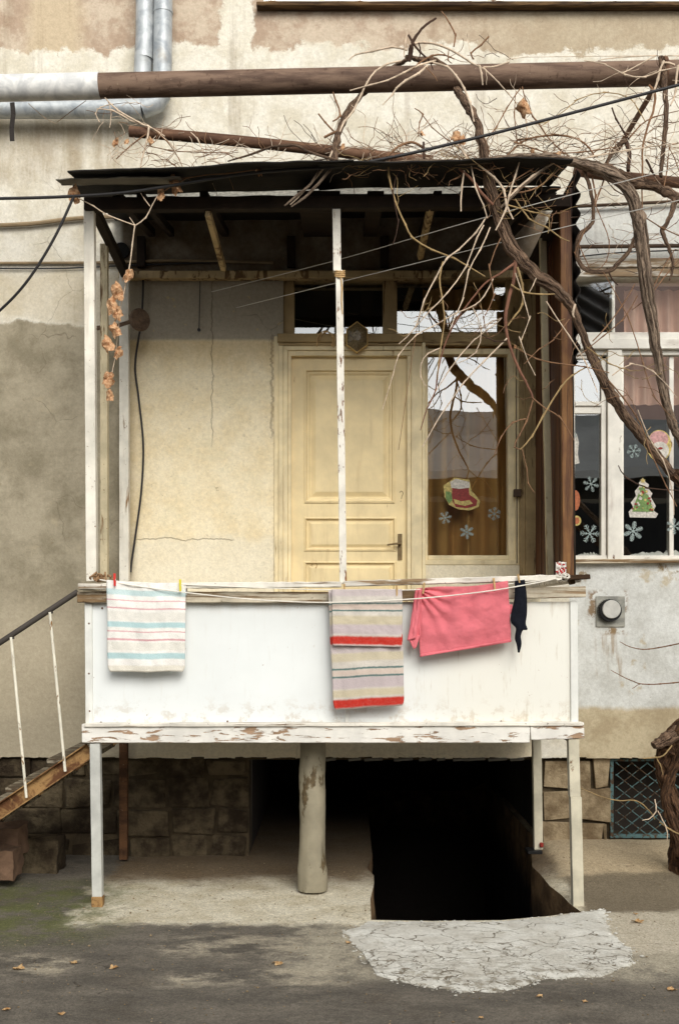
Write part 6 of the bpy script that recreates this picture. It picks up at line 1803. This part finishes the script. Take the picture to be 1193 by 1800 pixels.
peg(868, 1027, 22, 'peg_wood', 'wooden peg near the right corner of the pink shirt', .12)
peg(911, 1017, 15, 'peg_wood', 'small wooden peg holding the black sock', .14)

# ------------------------------------------------------------------ window stickers
def flake(px, py, r, lab, seed):
    rnd = random.Random(seed)
    y = YW + (.0525 if px < 900 else .0625)
    c = at(px, py, y); s = r * KW
    b = MB()
    for k in range(6):
        t = k * math.pi / 3 + seed * .2
        d = Vector((math.cos(t), 0, math.sin(t))); q = Vector((-math.sin(t), 0, math.cos(t)))
        b.bar(c, c + d * s, s * .085, .0015, (0, 1, 0))
        for f, l in (((.38, .32), (.62, .34), (.84, .20)), ((.30, .22), (.50, .42), (.78, .30)), ((.45, .50), (.72, .30)), ((.25, .30), (.42, .34), (.60, .32), (.80, .22)))[seed % 4]:
            for sg in (-1, 1):
                b.bar(c + d * s * f, c + d * s * (f + l * .7) + q * s * l * .62 * sg, s * .07, .0013, (0, 1, 0))
    b.disc(c + Vector((0, .0006, 0)), (0, -1, 0), s * .16, .0016, 6)
    tag(b.build('snowflake_sticker', 'flake', None, org=c), lab, 'sticker', 'snowflake stickers on the panes')
for k, (px, py, r, lab) in enumerate([(782, 910, 11, 'snowflake sticker lower left of the red boot on the porch window'), (868, 903, 12, 'snowflake sticker right of the red boot on the porch window'), (820, 935, 13, 'lowest snowflake sticker on the porch window'),
        (1038, 851, 14, 'upper snowflake sticker on the narrow left pane'), (1036, 938, 17, 'large lower snowflake sticker on the narrow left pane'), (1113, 793, 13, 'snowflake sticker above the tree sticker'), (1112, 934, 18, 'largest snowflake sticker below left of the tree sticker'), (1184, 925, 14, 'snowflake sticker below right of the tree sticker'), (1178, 832, 9, 'small faint snowflake sticker under the round sticker')]):
    flake(px, py, r, lab, k + 1)
def sheet(b, pts, y, mi=0, t=.0015):
    b.prism([(WX(p), WZ(q)) for p, q in pts], y, y + t, mi)
ys = YW + .0525
b = MB()
sheet(b, [(780, 852), (800, 838), (826, 842), (830, 862), (838, 870), (845, 880), (842, 890), (826, 896), (806, 894), (790, 886), (782, 872)], ys, 1)
sheet(b, [(796, 852), (824, 850), (826, 868), (840, 878), (838, 888), (822, 892), (802, 890), (794, 876)], ys - .002, 0)
sheet(b, [(792, 846), (802, 840), (826, 846), (826, 856), (808, 858), (794, 856)], ys - .004, 3)
sheet(b, [(798, 876), (812, 880), (826, 878), (832, 884), (818, 888), (800, 884)], ys - .004, 2)
sheet(b, [(784, 862), (794, 864), (796, 878), (790, 884), (784, 874)], ys - .004, 4)
tag(b.build('boot_sticker', ['st_red', 'st_gold', 'st_gold', 'st_white', 'st_green'], None, org=at(815, 870, ys)), 'red and gold festive boot sticker on the porch window', 'sticker')
yt = YW + .0625
b = MB()
sheet(b, [(1133, 838), (1138, 846), (1144, 850), (1142, 856), (1150, 866), (1147, 872), (1156, 888), (1152, 896), (1160, 902), (1156, 909), (1110, 908), (1108, 898), (1116, 890), (1112, 882), (1121, 870), (1119, 862), (1127, 852), (1126, 847)], yt, 1)
sheet(b, [(1133, 850), (1140, 862), (1147, 880), (1152, 898), (1114, 898), (1120, 880), (1127, 862)], yt - .002, 0)
rnd = random.Random(4)
for k in range(46):
    v = rnd.random(); y_ = 852 + v * 48; x_ = 1133 + rnd.uniform(-1, 1) * (4 + v * 17); s = rnd.uniform(1.2, 2.8)
    sheet(b, [(x_ + s * math.cos(t), y_ + s * math.sin(t)) for t in [i * 1.0472 + k for i in range(6)]], yt - .004 - k * .00002, rnd.choice([1, 1, 2, 3, 0, 3]))
b_ = [(1133 + 5.5 * (1 if i % 2 == 0 else .45) * math.sin(i * math.pi / 5), 843 - 5.5 * (1 if i % 2 == 0 else .45) * math.cos(i * math.pi / 5)) for i in range(10)]
sheet(b, b_, yt - .004, 2)
tag(b.build('tree_sticker', ['st_green', 'st_white', 'st_gold', 'st_red'], None, org=at(1133, 875, yt)), 'decorated fir tree sticker with gold star on the wide pane', 'sticker')
b = MB()
ell = lambda x_, y_, rx, ry, n=22: [(x_ + rx * math.cos(i / n * 6.283), y_ + ry * math.sin(i / n * 6.283)) for i in range(n)]
sheet(b, ell(1162, 781, 22, 28), yt, 1); sheet(b, ell(1161, 770, 17, 15), yt - .002, 0); sheet(b, ell(1163, 790, 16, 16), yt - .0035, 2); sheet(b, ell(1164, 786, 4, 2.2), yt - .005, 3)
tag(b.build('round_sticker', ['st_pink', 'st_gold', 'st_white', 'st_red'], None, org=at(1162, 781, yt)), 'round pink and white sticker at the top of the wide pane', 'sticker')
b = MB(); sheet(b, [(1005, 757), (1016, 760), (1020, 775), (1018, 795), (1021, 812), (1010, 815), (1005, 800)], yt, 0); sheet(b, [(1006, 756), (1014, 758), (1016, 766), (1008, 768)], yt - .002, 1)
tag(b.build('figure_sticker', ['st_white', 'flake'], None, org=at(1012, 785, yt)), 'white sticker cut by the dark screen on the narrow pane', 'sticker')
b = MB(); sheet(b, ell(1014, 878, 8, 18), yt, 0); sheet(b, ell(1016, 914, 8, 9), yt, 1); sheet(b, ell(1016, 914, 5, 6), yt - .002, 0)
tag(b.build('brown_sticker', ['st_brown', 'st_gold'], None, org=at(1015, 890, yt)), 'brown and gold sticker low beside the dark screen', 'sticker')
# cotton wool along the inside sill
b = MB()
def lumps(px0, px1, seed, h=14):
    n, m_ = 50, 10
    vs, fs = [], []
    for i in range(n + 1):
        px = px0 + (px1 - px0) * i / n
        e = math.sin(math.pi * i / n) ** .4
        for j in range(m_ + 1):
            t = math.pi * j / m_
            hh = h * e * (.45 + .75 * abs(nz(i * .16, seed)) + .25 * nz(i * .5, j * .4, seed))
            p = at(px, 978 - max(hh, .5) * math.sin(t), YW + .12 - .035 * math.cos(t))
            vs.append(p)
    for i in range(n):
        for j in range(m_):
            a = i * (m_ + 1) + j; fs.append((a, a + m_ + 1, a + m_ + 2, a + 1))
    return vs, fs
b.mesh(*lumps(1104, 1225, 3)); tag(b.build('cotton_wool', 'white_cloth', None, org=at(1150, 978, YW + .12)), 'row of white cotton wool along the sill of the wide pane', 'cotton wool')
b = MB(); b.mesh(*lumps(1012, 1057, 9, 10)); tag(b.build('cotton_wool', 'white_cloth', None, org=at(1035, 978, YW + .12)), 'low strip of white cotton wool in the narrow pane', 'cotton wool')

# ------------------------------------------------------------------ the houses across the yard (seen in the panes)
fh = thing('low_house', 'low house with grey roof across the yard, reflected in the panes', 'house', (0, -15, 0))
b = MB(); b.box((-14, -22, -.1), (9, -15, 4.3)); b.build('wall', 'far_wall', fh)
b = MB()
b.mesh([(-14.5, -14.6, 4.6), (9.5, -14.6, 4.9), (9.5, -18.5, 6.6), (-14.5, -18.5, 7.5), (-14.5, -22.4, 4.6), (9.5, -22.4, 4.9)], [(0, 3, 2, 1), (3, 4, 5, 2), (0, 4, 3), (1, 2, 5), (0, 1, 5, 4)])
b.build('roof', 'far_roof', fh)
b = MB(); b.mesh([(-14.5, -14.62, 4.45), (9.5, -14.62, 4.75), (9.5, -14.62, 4.92), (-14.5, -14.62, 4.62), (-14.5, -14.5, 4.45), (9.5, -14.5, 4.75), (9.5, -14.5, 4.92), (-14.5, -14.5, 4.62)], [(0, 3, 2, 1), (4, 5, 6, 7), (0, 1, 5, 4), (3, 7, 6, 2), (0, 4, 7, 3), (1, 2, 6, 5)]); b.build('eave', 'far_white', fh)
b = MB(); b.box((-13, -14.98, .3), (8.4, -14.9, 4.2)); b.build('shaded_front', 'far_dark', fh)  # near-black sheet paints the shadow on the lower facade
fp = thing('tall_house', 'taller pink house across the yard, reflected at the right', 'house', (12, -19, 0))
b = MB(); b.box((9.6, -30, -.1), (21, -23, 15)); b.build('wall', 'far_pink', fp)
b = MB(); b.box((9.3, -30.3, 15), (21.3, -22.6, 15.4)); b.build('roof', 'far_roof', fp)
for r_ in range(4):
    for c_ in range(4):
        b = MB(); b.box((10.4 + c_ * 3, -23, 1.2 + r_ * 3.4), (11.6 + c_ * 3, -22.97, 2.9 + r_ * 3.4)); b.build('window', 'far_dark', fp)
